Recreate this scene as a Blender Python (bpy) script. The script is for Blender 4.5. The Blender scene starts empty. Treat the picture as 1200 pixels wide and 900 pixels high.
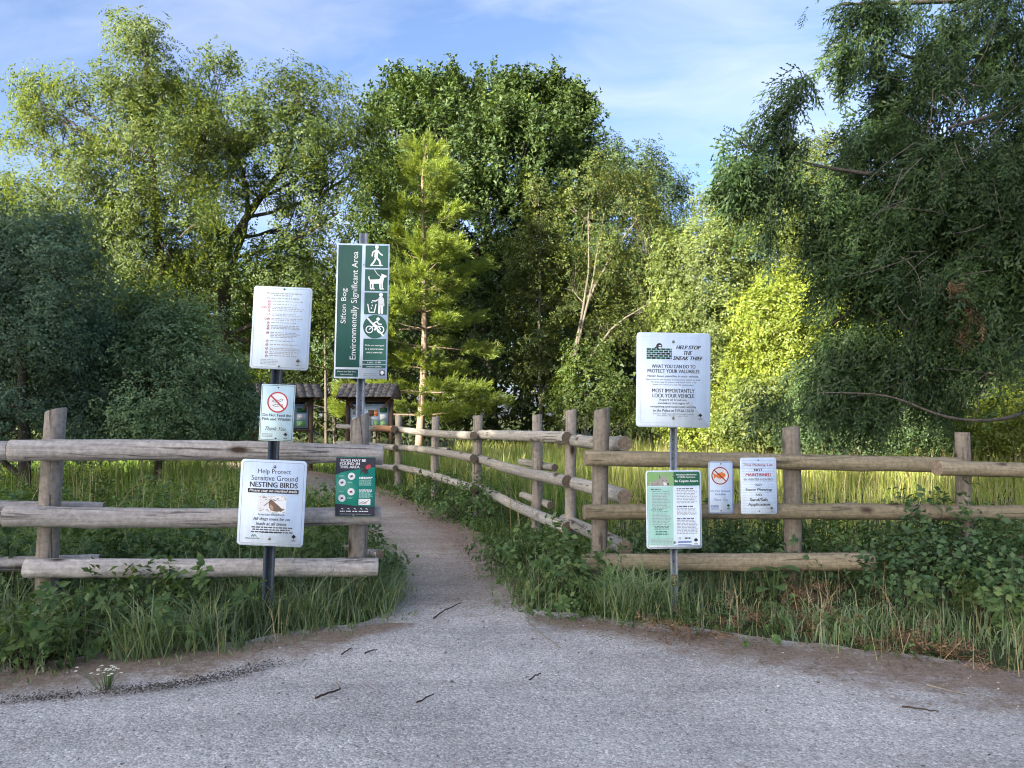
import bpy, math, random
import numpy as np
from math import radians as R, sin, cos, pi
from mathutils import Vector, Matrix

SC = bpy.context.scene
COL = SC.collection
rng = np.random.default_rng(7)
random.seed(7)

# ------------------------------------------------------------------ camera
EYE, FPX, PITCH = 1.55, 880.0, math.atan(38 / 880.0)
cam = bpy.data.cameras.new("camera")
cam.sensor_fit = 'HORIZONTAL'
cam.sensor_width = 36.0
cam.lens = 36.0 * FPX / 1200.0
cam.clip_end = 2000
camo = bpy.data.objects.new("camera", cam)
COL.objects.link(camo)
camo.location = (0, 0, EYE)
camo.rotation_euler = (pi / 2 + PITCH, 0, 0)
SC.camera = camo

# ------------------------------------------------------------------ light
SUN_EL = R(17)
SUN_DIR = Vector((-0.70, -0.714, 0)).normalized()          # horizontal direction towards the sun
SUN_VEC = Vector((SUN_DIR.x * cos(SUN_EL), SUN_DIR.y * cos(SUN_EL), sin(SUN_EL)))
SUN_ROT = math.atan2(SUN_DIR.x, SUN_DIR.y)
sl = bpy.data.lights.new("sun", 'SUN')
sl.energy = 4.8
sl.angle = R(0.5)
sl.color = (1.0, 0.90, 0.72)
so = bpy.data.objects.new("sun", sl)
COL.objects.link(so)
so.rotation_euler = SUN_VEC.to_track_quat('Z', 'Y').to_euler()

SC.view_settings.view_transform = 'Standard'
SC.view_settings.look = 'None'
SC.view_settings.gamma = 1.0
SC.view_settings.exposure = 2.62
SC.render.engine = 'CYCLES'
SC.cycles.max_bounces = 6
SC.cycles.transparent_max_bounces = 4
SC.cycles.use_denoising = True
SC.cycles.pixel_filter_type = 'BLACKMAN_HARRIS'
SC.cycles.filter_width = 1.1


# ------------------------------------------------------------------ node helpers
class NT:
    def __init__(self, tree):
        self.t = tree
        tree.nodes.clear()

    def n(self, kind, **kw):
        nd = self.t.nodes.new(kind)
        for k, v in kw.items():
            if k.startswith('i_'):
                key = k[2:]
                key = int(key) if key.isdigit() else key.replace('_', ' ')
                self.set(nd.inputs[key], v)
            else:
                setattr(nd, k, v)
        return nd

    def set(self, sock, v):
        if isinstance(v, bpy.types.NodeSocket):
            self.t.links.new(v, sock)
        else:
            if isinstance(v, (tuple, list)) and len(v) == 3 and sock.type == 'RGBA':
                v = (*v, 1)
            sock.default_value = v

    def noise(self, vec, scale, detail=4, rough=.6, dist=0):
        return self.n('ShaderNodeTexNoise', i_Vector=vec, i_Scale=scale, i_Detail=detail, i_Roughness=rough,
                      i_Distortion=dist).outputs[0]

    def ramp(self, fac, stops, interp='LINEAR'):
        nd = self.n('ShaderNodeValToRGB', i_0=fac)
        cr = nd.color_ramp
        cr.interpolation = interp
        while len(cr.elements) > 1:
            cr.elements.remove(cr.elements[-1])
        for i, (p, c) in enumerate(stops):
            e = cr.elements[0] if i == 0 else cr.elements.new(p)
            e.position = p
            c = (c, c, c) if isinstance(c, (int, float)) else c
            e.color = (*c, 1)
        return nd.outputs[0]

    def mix(self, fac, a, b, blend='MIX'):
        nd = self.n('ShaderNodeMix', data_type='RGBA', blend_type=blend)
        self.set(nd.inputs[0], fac)
        self.set(nd.inputs[6], a)
        self.set(nd.inputs[7], b)
        return nd.outputs[2]

    def math(self, op, a, b=0.0, c=0.0):
        nd = self.n('ShaderNodeMath', operation=op)
        self.set(nd.inputs[0], a)
        self.set(nd.inputs[1], b)
        self.set(nd.inputs[2], c)
        return nd.outputs[0]

    def mapping(self, vec, scale=(1, 1, 1), loc=(0, 0, 0), rot=(0, 0, 0)):
        return self.n('ShaderNodeMapping', i_Vector=vec, i_Scale=scale, i_Location=loc, i_Rotation=rot).outputs[0]


def new_mat(name):
    m = bpy.data.materials.new(name)
    m.use_nodes = True
    return m, NT(m.node_tree)


def out(nt, shader):
    o = nt.n('ShaderNodeOutputMaterial')
    nt.t.links.new(shader, o.inputs[0])


def principled(nt, color, rough=.7, bump=None, strength=.3, dist=.01, metallic=0.0, spec=.4):
    p = nt.n('ShaderNodeBsdfPrincipled')
    nt.set(p.inputs['Base Color'], color)
    nt.set(p.inputs['Roughness'], rough)
    nt.set(p.inputs['Metallic'], metallic)
    nt.set(p.inputs['Specular IOR Level'], spec)
    if bump is not None:
        b = nt.n('ShaderNodeBump', i_Strength=strength, i_Distance=dist, i_Height=bump)
        nt.t.links.new(b.outputs[0], p.inputs['Normal'])
    out(nt, p.outputs[0])
    return p


# ------------------------------------------------------------------ world
w = bpy.data.worlds.new("World")
SC.world = w
w.use_nodes = True
nt = NT(w.node_tree)
sky = nt.n('ShaderNodeTexSky', sky_type='NISHITA')
sky.sun_disc = False
sky.sun_elevation = SUN_EL
sky.sun_rotation = SUN_ROT
sky.altitude = 200
sky.air_density = 0.6
sky.dust_density = 4.0
sky.ozone_density = 2.0
tc = nt.n('ShaderNodeTexCoord').outputs['Generated']
sep = nt.n('ShaderNodeSeparateXYZ', i_0=tc)
den = nt.math('ADD', nt.math('MAXIMUM', sep.outputs[2], 0.0), 0.25)
cx = nt.math('DIVIDE', sep.outputs[0], den)
cy = nt.math('DIVIDE', sep.outputs[1], den)
cv = nt.n('ShaderNodeCombineXYZ', i_0=cx, i_1=cy).outputs[0]
warp = nt.n('ShaderNodeTexNoise', i_Vector=cv, i_Scale=1.2, i_Detail=3).outputs[1]
cv2 = nt.n('ShaderNodeVectorMath', operation='MULTIPLY_ADD', i_0=warp, i_1=(.7, .7, 0), i_2=cv).outputs[0]
cl = nt.noise(nt.mapping(cv2, (1.15, 2.3, 1), (0.35, 0.2, 0), (0, 0, R(-22))), 1.5, 8, .55)
cl2 = nt.noise(nt.mapping(cv2, (1, 1.6, 1), (2.1, 4.0, 0)), .55, 3, .5)
cf = nt.math('MULTIPLY', nt.ramp(cl, [(.42, 0), (.74, 1)]), nt.ramp(cl2, [(.36, .25), (.62, 1)]))
skyc = nt.mix(1.0, sky.outputs[0], (1.0, 1.0, 1.0), 'MULTIPLY')
skyc = nt.mix(nt.math('MULTIPLY', cf, .7), skyc, (2.45, 2.55, 3.05))
bg = nt.n('ShaderNodeBackground', i_Color=skyc, i_Strength=.08)
wo = nt.n('ShaderNodeOutputWorld')
nt.t.links.new(bg.outputs[0], wo.inputs[0])


# ------------------------------------------------------------------ geometry helpers
def P(px, py, d):
    """point in the world seen at photograph pixel (px, py), d metres ahead"""
    x, v = (px - 600) / FPX, (450 - py) / FPX
    dy = cos(PITCH) - v * sin(PITCH)
    dz = sin(PITCH) + v * cos(PITCH)
    s = d / dy
    return Vector((x * s, d, EYE + dz * s))


def G(px, py):
    """ground point seen at pixel"""
    x, v = (px - 600) / FPX, (450 - py) / FPX
    dy = cos(PITCH) - v * sin(PITCH)
    dz = sin(PITCH) + v * cos(PITCH)
    s = -EYE / dz
    return (x * s, dy * s)


def link(o, parent=None):
    COL.objects.link(o)
    if parent is not None:
        o.parent = parent
    return o


def tag(o, label=None, cat=None, group=None, kind=None):
    for k, v in (('label', label), ('category', cat), ('group', group), ('kind', kind)):
        if v:
            o[k] = v
    return o


def empty(name, loc=(0, 0, 0), label=None, cat=None, group=None):
    o = bpy.data.objects.new(name, None)
    o.location = loc
    o.empty_display_size = .1
    link(o)
    return tag(o, label, cat, group)


def mesh_np(name, V, faces, mats, parent=None, smooth=False, mi=None, loc=None):
    """faces: (n,k) int array, or list of such arrays"""
    V = np.asarray(V, dtype=np.float32).reshape(-1, 3)
    if isinstance(faces, np.ndarray):
        faces = [faces]
    faces = [f for f in faces if len(f)]
    me = bpy.data.meshes.new(name)
    me.vertices.add(len(V))
    me.vertices.foreach_set('co', V.ravel())
    loops = np.concatenate([f.ravel() for f in faces]).astype(np.int32)
    sizes = np.concatenate([np.full(len(f), f.shape[1], np.int32) for f in faces])
    starts = np.concatenate([[0], np.cumsum(sizes)[:-1]]).astype(np.int32)
    me.loops.add(len(loops))
    me.loops.foreach_set('vertex_index', loops)
    me.polygons.add(len(sizes))
    me.polygons.foreach_set('loop_start', starts)
    me.polygons.foreach_set('loop_total', sizes)
    if smooth:
        me.polygons.foreach_set('use_smooth', np.ones(len(sizes), bool))
    if not isinstance(mats, (list, tuple)):
        mats = [mats]
    for m in mats:
        me.materials.append(m)
    if mi is not None:
        me.polygons.foreach_set('material_index', np.asarray(mi, np.int32))
    me.update(calc_edges=True)
    o = bpy.data.objects.new(name, me)
    if loc is not None:
        o.location = loc
    return link(o, parent)


class MB:
    """collects pieces of one mesh"""
    def __init__(self):
        self.v, self.f, self.n, self.mi = [], [], 0, []

    def add(self, V, F, mi=0):
        V = np.asarray(V, float).reshape(-1, 3)
        self.v.append(V)
        for f in (F if isinstance(F, list) else [F]):
            f = np.asarray(f, np.int64)
            if len(f):
                self.f.append(f + self.n)
                self.mi.append(np.full(len(f), mi))
        self.n += len(V)
        return self

    def box(self, c, s, rot=None, mi=0):
        c = np.array(c, float)
        h = np.array(s, float) / 2
        v = np.array([[x, y, z] for x in (-1, 1) for y in (-1, 1) for z in (-1, 1)]) * h
        if rot is not None:
            v = v @ np.array(rot).T
        f = np.array([[0, 1, 3, 2], [4, 6, 7, 5], [0, 4, 5, 1], [2, 3, 7, 6], [0, 2, 6, 4], [1, 5, 7, 3]])
        return self.add(v + c, f, mi)

    def build(self, name, mats, parent=None, smooth=False, loc=None):
        return mesh_np(name, np.concatenate(self.v), self.f, mats, parent, smooth, np.concatenate(self.mi), loc)


def tube(pts, rad, sides=6, cap=False):
    pts = np.asarray(pts, float)
    rad = np.broadcast_to(np.asarray(rad, float), (len(pts),))
    t = np.gradient(pts, axis=0)
    t /= np.linalg.norm(t, axis=1, keepdims=True) + 1e-9
    ref = np.array([0.31, 0.12, .94]) if abs(t[0, 2]) < .8 else np.array([.95, .2, .1])
    u = np.cross(t, ref)
    u /= np.linalg.norm(u, axis=1, keepdims=True) + 1e-9
    v = np.cross(t, u)
    a = np.linspace(0, 2 * pi, sides, endpoint=False)
    V = pts[:, None] + rad[:, None, None] * (u[:, None] * np.cos(a)[None, :, None] + v[:, None] * np.sin(a)[None, :, None])
    m = len(pts)
    i = np.arange(m - 1)[:, None] * sides
    j = np.arange(sides)[None]
    k = (j + 1) % sides
    F = np.stack([i + j, i + k, i + sides + k, i + sides + j], -1).reshape(-1, 4)
    fs = [F]
    if cap:
        fs += [np.arange(sides)[::-1][None], (np.arange(sides) + (m - 1) * sides)[None]]
    return V.reshape(-1, 3), fs


def bez(a, b, c, n=6):
    t = np.linspace(0, 1, n)[:, None]
    a, b, c = (np.asarray(q, float) for q in (a, b, c))
    return (1 - t) ** 2 * a + 2 * t * (1 - t) * b + t * t * c


_nd = rng.normal(size=(14, 3))
_nd /= np.linalg.norm(_nd, axis=1, keepdims=True)
_np = rng.uniform(0, 6.28, 14)
_nf = rng.uniform(.6, 1.9, 14)


def pnoise(p, scale):
    """smooth pseudo noise about 0, p (n,3)"""
    q = np.asarray(p) * scale
    return np.sin((q @ _nd.T) * _nf * 2 + _np).sum(1) / 3.7


# ------------------------------------------------------------------ materials
def leaf_mat(name, c1, c2, c3, trans=.38, gloss=.012, vscale=.7, var=.3):
    m, nt = new_mat(name)
    g = nt.n('ShaderNodeNewGeometry')
    col = nt.ramp(g.outputs['Random Per Island'], [(0, c1), (.55, c2), (1, c3)])
    ns = nt.noise(nt.n('ShaderNodeTexCoord').outputs['Object'], vscale, 2, .5)
    col = nt.mix(1, col, nt.ramp(ns, [(.3, 1 - var), (.7, 1 + var)]), 'MULTIPLY')
    d = nt.n('ShaderNodeBsdfDiffuse', i_Color=col)
    tcol = nt.mix(1, col, (1.55, 1.45, .6), 'MULTIPLY')
    t = nt.n('ShaderNodeBsdfTranslucent', i_Color=tcol)
    s = nt.n('ShaderNodeMixShader', i_0=trans, i_1=d.outputs[0], i_2=t.outputs[0])
    gl = nt.n('ShaderNodeBsdfGlossy', i_Color=(.9, .95, 1), i_Roughness=.55)
    s2 = nt.n('ShaderNodeMixShader', i_0=gloss, i_1=s.outputs[0], i_2=gl.outputs[0])
    out(nt, s2.outputs[0])
    return m


def wood_mat(name, light, dark, tint, knots=True):
    m, nt = new_mat(name)
    oc = nt.n('ShaderNodeTexCoord').outputs['Object']
    oi = nt.n('ShaderNodeObjectInfo')
    off = nt.n('ShaderNodeVectorMath', operation='MULTIPLY_ADD', i_0=oi.outputs['Random'], i_1=(17, 11, 29), i_2=oc).outputs[0]
    grain = nt.noise(nt.mapping(off, (42, 42, 1.6)), 1, 5, .62)
    broad = nt.noise(nt.mapping(off, (7, 7, 1.3)), 1, 4, .6)
    mott = nt.noise(off, 26, 4, .7)
    cr = nt.noise(nt.mapping(off, (15, 15, .55)), 1, 3, .5, .6)
    crack = nt.ramp(cr, [(.470, 1), (.492, 0), (.508, 0), (.530, 1)])
    gate = nt.ramp(broad, [(.50, 1), (.60, 0)])
    crack = nt.mix(1, crack, gate, 'ADD')
    crack = nt.mix(1, crack, (1, 1, 1), 'DARKEN')
    col = nt.ramp(grain, [(.28, dark), (.52, tuple((a + b) / 2 for a, b in zip(light, dark))), (.74, light)])
    col = nt.mix(nt.ramp(broad, [(.38, 0), (.66, .75)]), col, tint)
    col = nt.mix(1, col, nt.ramp(mott, [(.25, .62), (.7, 1.2)]), 'MULTIPLY')
    col = nt.mix(1, col, nt.ramp(oi.outputs['Random'], [(0, .82), (1, 1.14)]), 'MULTIPLY')
    col = nt.mix(nt.math('MULTIPLY', nt.math('SUBTRACT', 1, crack), .75), col, (.035, .03, .026))
    if knots:
        vo = nt.n('ShaderNodeTexVoronoi', i_Vector=nt.mapping(off, (6, 6, 2.4)), i_Scale=1.0)
        kn = nt.ramp(vo.outputs[0], [(.10, 1), (.15, .6), (.25, 0)])
        kn = nt.mix(1, kn, nt.ramp(vo.outputs[1], [(.38, 0), (.43, 1)]), 'MULTIPLY')
        col = nt.mix(kn, col, (.055, .038, .028))
    h = nt.math('ADD', nt.math('MULTIPLY', grain, .5), nt.math('ADD', nt.math('MULTIPLY', crack, .8), nt.math('MULTIPLY', mott, .3)))
    principled(nt, col, .85, h, .7, .012, spec=.15)
    return m


def end_mat(name, c, c2):
    m, nt = new_mat(name)
    oc = nt.n('ShaderNodeTexCoord').outputs['Object']
    oi = nt.n('ShaderNodeObjectInfo')
    xy = nt.mapping(oc, (1, 1, 0), (.006, .004, 0))
    wob = nt.n('ShaderNodeTexNoise', i_Vector=oc, i_Scale=14, i_Detail=2).outputs[1]
    xy2 = nt.n('ShaderNodeVectorMath', operation='MULTIPLY_ADD', i_0=wob, i_1=(.016, .016, 0), i_2=xy).outputs[0]
    ln = nt.n('ShaderNodeVectorMath', operation='LENGTH', i_0=xy2).outputs['Value']
    ring = nt.math('SINE', nt.math('MULTIPLY', ln, 520))
    col = nt.mix(nt.ramp(ring, [(.2, 0), (.9, .6)]), c, c2)
    col = nt.mix(nt.ramp(nt.noise(oc, 30, 4, .7), [(.4, 0), (.72, .7)]), col, (.055, .048, .04))
    sp = nt.n('ShaderNodeSeparateXYZ', i_0=xy2)
    ang = nt.math('ADD', nt.math('ARCTAN2', sp.outputs[1], sp.outputs[0]), nt.math('MULTIPLY', oi.outputs['Random'], 6))
    chk = nt.ramp(nt.math('ABSOLUTE', nt.math('SINE', nt.math('MULTIPLY', ang, 1.5))), [(.0, 1), (.07, 0)])
    col = nt.mix(chk, col, (.03, .025, .02))
    principled(nt, col, .9, ring, .2, .003, spec=.1)
    return m


def flat_mat(name, col, rough=.45, spec=.4, wear=.06):
    m, nt = new_mat(name)
    oc = nt.n('ShaderNodeTexCoord').outputs['Object']
    ns = nt.noise(oc, 9, 4, .65)
    st = nt.noise(nt.mapping(oc, (26, 26, 2.2)), 1, 4, .65)
    c = nt.mix(1, col, nt.ramp(ns, [(.3, 1 - wear * 1.6), (.7, 1 + wear * .4)]), 'MULTIPLY')
    c = nt.mix(1, c, nt.ramp(st, [(.32, 1 - wear * 1.8), (.6, 1)]), 'MULTIPLY')
    principled(nt, c, rough, spec=spec)
    return m


def metal_mat(name, col, metallic=.8, rough=.42):
    m, nt = new_mat(name)
    oc = nt.n('ShaderNodeTexCoord').outputs['Object']
    ns = nt.noise(oc, 30, 4, .7)
    sp = nt.n('ShaderNodeTexVoronoi', i_Vector=oc, i_Scale=70).outputs[1]
    c = nt.mix(.22, nt.mix(1, col, nt.ramp(ns, [(.3, .75), (.7, 1.15)]), 'MULTIPLY'), nt.mix(1, col, sp, 'MULTIPLY'))
    principled(nt, c, rough, ns, .08, .002, metallic)
    return m


M = {}
M['wood_grey'] = wood_mat('wood_grey', (.61, .565, .52), (.28, .255, .23), (.44, .40, .365))
M['wood_olive'] = wood_mat('wood_olive', (.38, .32, .22), (.18, .148, .10), (.26, .222, .14))
M['wood_pale'] = wood_mat('wood_pale', (.48, .45, .39), (.25, .23, .20), (.36, .335, .285))
M['wood_post'] = wood_mat('wood_post', (.37, .325, .275), (.20, .172, .145), (.28, .245, .205))
M['wood_post_olive'] = wood_mat('wood_post_olive', (.35, .305, .25), (.18, .155, .125), (.26, .225, .18))
M['end_grey'] = end_mat('end_grain', (.30, .24, .18), (.16, .125, .095))
M['end_dark'] = end_mat('end_grain_dark', (.17, .135, .10), (.085, .068, .052))
M['sun_paint'] = wood_mat('sun_painted_wood', (.55, .30, .17), (.33, .17, .09), (.45, .25, .14), False)  # orange of a sunlit rail stretch, put into the wood colour
M['steel'] = metal_mat('galvanised_steel', (.50, .53, .56))
M['dark_steel'] = metal_mat('dark_painted_steel', (.055, .07, .085), .25, .5)
M['bolt'] = metal_mat('bolt_steel', (.30, .30, .27), .9, .35)
M['bark'] = wood_mat('bark', (.135, .115, .095), (.045, .038, .032), (.10, .09, .075), False)
M['bark_pale'] = wood_mat('bark_pale', (.16, .145, .12), (.07, .062, .052), (.12, .108, .09), False)
M['bark_pine'] = wood_mat('bark_pine', (.30, .22, .165), (.12, .085, .065), (.21, .165, .13), False)
M['kiosk_wood'] = wood_mat('kiosk_wood', (.19, .12, .085), (.085, .055, .04), (.14, .09, .065), False)

M['leaf_left'] = leaf_mat('leaf_feathery', (.048, .080, .022), (.074, .112, .028), (.120, .145, .038), .48)
M['leaf_left2'] = leaf_mat('leaf_olive', (.044, .078, .022), (.068, .108, .028), (.112, .138, .036), .48)
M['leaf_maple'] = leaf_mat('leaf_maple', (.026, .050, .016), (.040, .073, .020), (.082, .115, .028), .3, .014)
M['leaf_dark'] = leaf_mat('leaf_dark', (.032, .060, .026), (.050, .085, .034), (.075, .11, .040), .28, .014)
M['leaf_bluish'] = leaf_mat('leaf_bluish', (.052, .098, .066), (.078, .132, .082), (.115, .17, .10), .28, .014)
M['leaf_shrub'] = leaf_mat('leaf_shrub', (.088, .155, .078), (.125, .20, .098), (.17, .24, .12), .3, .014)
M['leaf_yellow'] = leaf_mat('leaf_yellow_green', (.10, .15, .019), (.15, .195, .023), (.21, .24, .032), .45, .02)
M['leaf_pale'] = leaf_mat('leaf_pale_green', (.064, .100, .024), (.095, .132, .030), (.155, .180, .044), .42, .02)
M['leaf_mixed'] = leaf_mat('leaf_mixed', (.040, .070, .022), (.065, .095, .028), (.155, .165, .036), .4)
M['needle_pine'] = leaf_mat('pine_needles', (.09, .15, .026), (.145, .205, .032), (.23, .26, .042), .45, .02, 1.1, .3)
M['cedar'] = leaf_mat('cedar_scale_leaves', (.020, .045, .016), (.034, .066, .021), (.064, .105, .030), .2, .02, 1.2, .35)
M['dead'] = leaf_mat('dead_fronds', (.13, .075, .042), (.19, .115, .066), (.26, .17, .10), .2, .02)
M['woods'] = leaf_mat('woods_leaf', (.030, .046, .018), (.044, .066, .024), (.066, .090, .030), .3)
M['grass'] = leaf_mat('verge_grass', (.105, .17, .068), (.155, .23, .095), (.24, .29, .13), .35, .05, .9, .25)
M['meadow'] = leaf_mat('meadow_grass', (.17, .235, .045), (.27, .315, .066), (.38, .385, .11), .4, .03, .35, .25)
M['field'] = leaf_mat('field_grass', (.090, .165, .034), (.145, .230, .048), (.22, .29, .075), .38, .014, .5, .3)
M['herb'] = leaf_mat('herb_leaf', (.070, .130, .044), (.105, .175, .060), (.155, .22, .080), .32, .014)
M['bramble'] = leaf_mat('bramble_leaf', (.048, .098, .045), (.076, .138, .058), (.12, .185, .076), .26, .014)
M['straw'] = leaf_mat('straw', (.26, .21, .11), (.34, .28, .16), (.42, .36, .22), .25, .014)
M['petal'] = leaf_mat('petal', (.7, .7, .66), (.8, .8, .76), (.85, .85, .8), .3, .014)
M['litter'] = leaf_mat('dark_litter', (.05, .042, .034), (.085, .068, .054), (.14, .11, .085), .05, .014)
M['stick'] = flat_mat('stick_bark', (.085, .065, .05), .9, .1, .3)
M['stick_pale'] = flat_mat('stick_pale', (.38, .32, .24), .9, .1, .3)


def ground_mat():
    m, nt = new_mat('soil_and_thatch')
    oc = nt.n('ShaderNodeTexCoord').outputs['Object']
    a = nt.noise(oc, 1.2, 5, .65)
    b = nt.noise(oc, 40, 4, .7)
    col = nt.ramp(a, [(.35, (.050, .070, .026)), (.55, (.070, .085, .032)), (.72, (.085, .075, .045))])
    col = nt.mix(1, col, nt.ramp(b, [(.3, .55), (.7, 1.3)]), 'MULTIPLY')
    principled(nt, col, .95, b, .8, .03, spec=.1)
    return m


LOT1, LOT2 = (.45, .425, .39), (.53, .50, .46)


def gravel_mat(name, base, base2, dirt, path=False):
    """compacted stone dust; the 'dirt' attribute says how much brown soil and litter lies on it"""
    m, nt = new_mat(name)
    oc = nt.n('ShaderNodeTexCoord').outputs['Object']
    at = nt.n('ShaderNodeAttribute', attribute_name='dirt').outputs['Fac']
    v1 = nt.n('ShaderNodeTexVoronoi', i_Vector=oc, i_Scale=75)
    v2 = nt.n('ShaderNodeTexVoronoi', i_Vector=oc, i_Scale=170)
    fine = nt.noise(oc, 210, 3, .7)
    mid = nt.noise(oc, 5.5, 5, .62)
    big = nt.noise(oc, .8, 4, .6)
    sp = nt.n('ShaderNodeSeparateColor', i_0=v1.outputs[1])
    sp2 = nt.n('ShaderNodeSeparateColor', i_0=v2.outputs[1])
    col = nt.mix(nt.ramp(mid, [(.3, 0), (.7, 1)]), base, base2)
    if path:
        ga = nt.n('ShaderNodeAttribute', attribute_name='gravel').outputs['Fac']
        ga = nt.math('ADD', ga, nt.math('MULTIPLY', nt.math('SUBTRACT', nt.noise(oc, 7, 5, .65), .5), 1.4))
        lotc = nt.mix(nt.ramp(mid, [(.3, 0), (.7, 1)]), LOT1, LOT2)
        col = nt.mix(nt.ramp(ga, [(.3, 0), (.75, 1)]), col, lotc)
    col = nt.mix(1, col, nt.ramp(sp.outputs[0], [(0, .66), (.25, .9), (.75, 1.06), (1, 1.38)]), 'MULTIPLY')
    col = nt.mix(1, col, nt.ramp(sp2.outputs[0], [(0, .73), (.5, 1.0), (1, 1.27)]), 'MULTIPLY')
    col = nt.mix(1, col, nt.ramp(big, [(.3, .76), (.7, 1.14)]), 'MULTIPLY')
    trk = nt.noise(nt.mapping(oc, (.35, 2.6, 1), (0, 0, 0), (0, 0, R(9))), 1.3, 4, .6)
    col = nt.mix(1, col, nt.ramp(trk, [(.32, .84), (.55, 1.04), (.7, 1.0)]), 'MULTIPLY')
    dcol = nt.mix(nt.ramp(nt.noise(oc, 24, 5, .7), [(.35, 0), (.65, 1)]), dirt, tuple(c * 1.6 for c in dirt))
    dcol = nt.mix(1, dcol, nt.ramp(fine, [(.3, .6), (.7, 1.4)]), 'MULTIPLY')
    dn = nt.math('ADD', at, nt.math('MULTIPLY', nt.math('SUBTRACT', mid, .5), 2.0))
    dn = nt.math('ADD', dn, nt.math('MULTIPLY', nt.math('SUBTRACT', nt.noise(oc, 30, 4, .7), .5), 1.2))
    col = nt.mix(nt.ramp(dn, [(.15, 0), (1.05, 1)]), col, dcol)
    h = nt.math('ADD', nt.math('MULTIPLY', v1.outputs[0], -.9), nt.math('ADD', nt.math('MULTIPLY', fine, .6), nt.math('MULTIPLY', mid, 1.2)))
    principled(nt, col, .92, h, .55, .012, spec=.15)
    return m


M['ground'] = ground_mat()
M['lot'] = gravel_mat('parking_gravel', LOT1, LOT2, (.185, .142, .105))
M['path'] = gravel_mat('path_gravel', (.38, .315, .25), (.46, .39, .32), (.20, .145, .105), True)


# ------------------------------------------------------------------ ground, parking lot, path
def grid_sheet(name, rows, mat, dirt, z, label=None):
    """rows (m,n,2) of ground points; dirt (m,n)"""
    rows = np.asarray(rows, float)
    m, n = rows.shape[:2]
    V = np.dstack([rows, np.full((m, n), z)]).reshape(-1, 3)
    V[:, 2] += .006 * pnoise(V, 1.7)
    if name == 'path':
        V[: n * 4, 2] -= np.repeat([.012, .009, .005, .002], n)
    i = np.arange(m - 1)[:, None] * n
    j = np.arange(n - 1)[None]
    F = np.stack([i + j, i + j + 1, i + n + j + 1, i + n + j], -1).reshape(-1, 4)
    a, b, c = V[F[0, 0]], V[F[0, 1]], V[F[0, 2]]
    if np.cross(b - a, c - a)[2] < 0:
        F = F[:, ::-1]
    o = mesh_np(name, V, np.ascontiguousarray(F), mat, smooth=True)
    at = o.data.attributes.new('dirt', 'FLOAT', 'POINT')
    at.data.foreach_set('value', np.asarray(dirt, np.float32).ravel())
    tag(o, kind='structure')
    return o


gs = np.concatenate([-np.geomspace(1200, 6, 14), np.linspace(-5, 5, 11), np.geomspace(6, 1200, 14)])
gx, gy = np.meshgrid(gs, gs + 8)
gv = np.stack([gx.ravel(), gy.ravel(), np.full(gx.size, -.02)], 1)
gn = len(gs)
gi = np.arange(gn - 1)[:, None] * gn
gj = np.arange(gn - 1)[None]
ground = mesh_np('ground', gv, np.stack([gi + gj, gi + gj + 1, gi + gn + gj + 1, gi + gn + gj], -1).reshape(-1, 4), M['ground'])
tag(ground, kind='structure')


def curve_px(pts, n):
    g = np.array([G(*p) for p in pts])
    t = np.concatenate([[0], np.cumsum(np.linalg.norm(np.diff(g, axis=0), axis=1))])
    tt = np.linspace(0, t[-1], n)
    c = np.stack([np.interp(tt, t, g[:, k]) for k in (0, 1)], 1)
    for _ in range(3):
        c[1:-1] = (c[:-2] + 2 * c[1:-1] + c[2:]) / 4
    return c


# far edge of the lot, left to right (under the grass fringe)
LOT_PX = [(-420, 830), (-200, 812), (0, 797), (100, 784), (200, 772), (300, 760), (400, 748), (462, 728), (530, 722), (600, 722),
          (660, 730), (760, 742), (850, 752), (940, 764), (1050, 775), (1200, 797), (1400, 822), (1650, 850)]
edge = curve_px(LOT_PX, 160)
edge += np.stack([pnoise(np.c_[edge, np.zeros(160)], 2.3), pnoise(np.c_[edge, np.ones(160)], 2.9)], 1) * .07
edge[:, 1] += .03 * pnoise(np.c_[edge, np.full(160, 2.0)], 9.0)
near = np.stack([np.linspace(-11, 11, 160), np.full(160, -9.0)], 1)
ts = np.concatenate([np.linspace(0, .16, 28), np.linspace(.18, 1, 20)])
soil_edge = edge + np.array([0, .28])
ts = np.concatenate([[-.03], ts])
rows = edge[None] * (1 - ts[:, None, None]) + near[None] * ts[:, None, None]
dist = np.linalg.norm(rows - edge[None], axis=2)
xs_e = rows[..., 0]
width = np.interp(xs_e, [-6, -3, -1.2, -.6, .6, 1.5, 3, 5, 7], [.8, .7, .4, .15, .3, .6, .85, 1.05, 1.1])
rows[0] = soil_edge
rows[0, :, 0] = edge[:, 0]
dirt = np.clip(1.25 - dist / width * .9, 0, 1.2)
dirt[(xs_e > -.72) & (xs_e < .15)] *= .45
grid_sheet('parking_lot', rows, M['lot'], dirt, .0)

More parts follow.
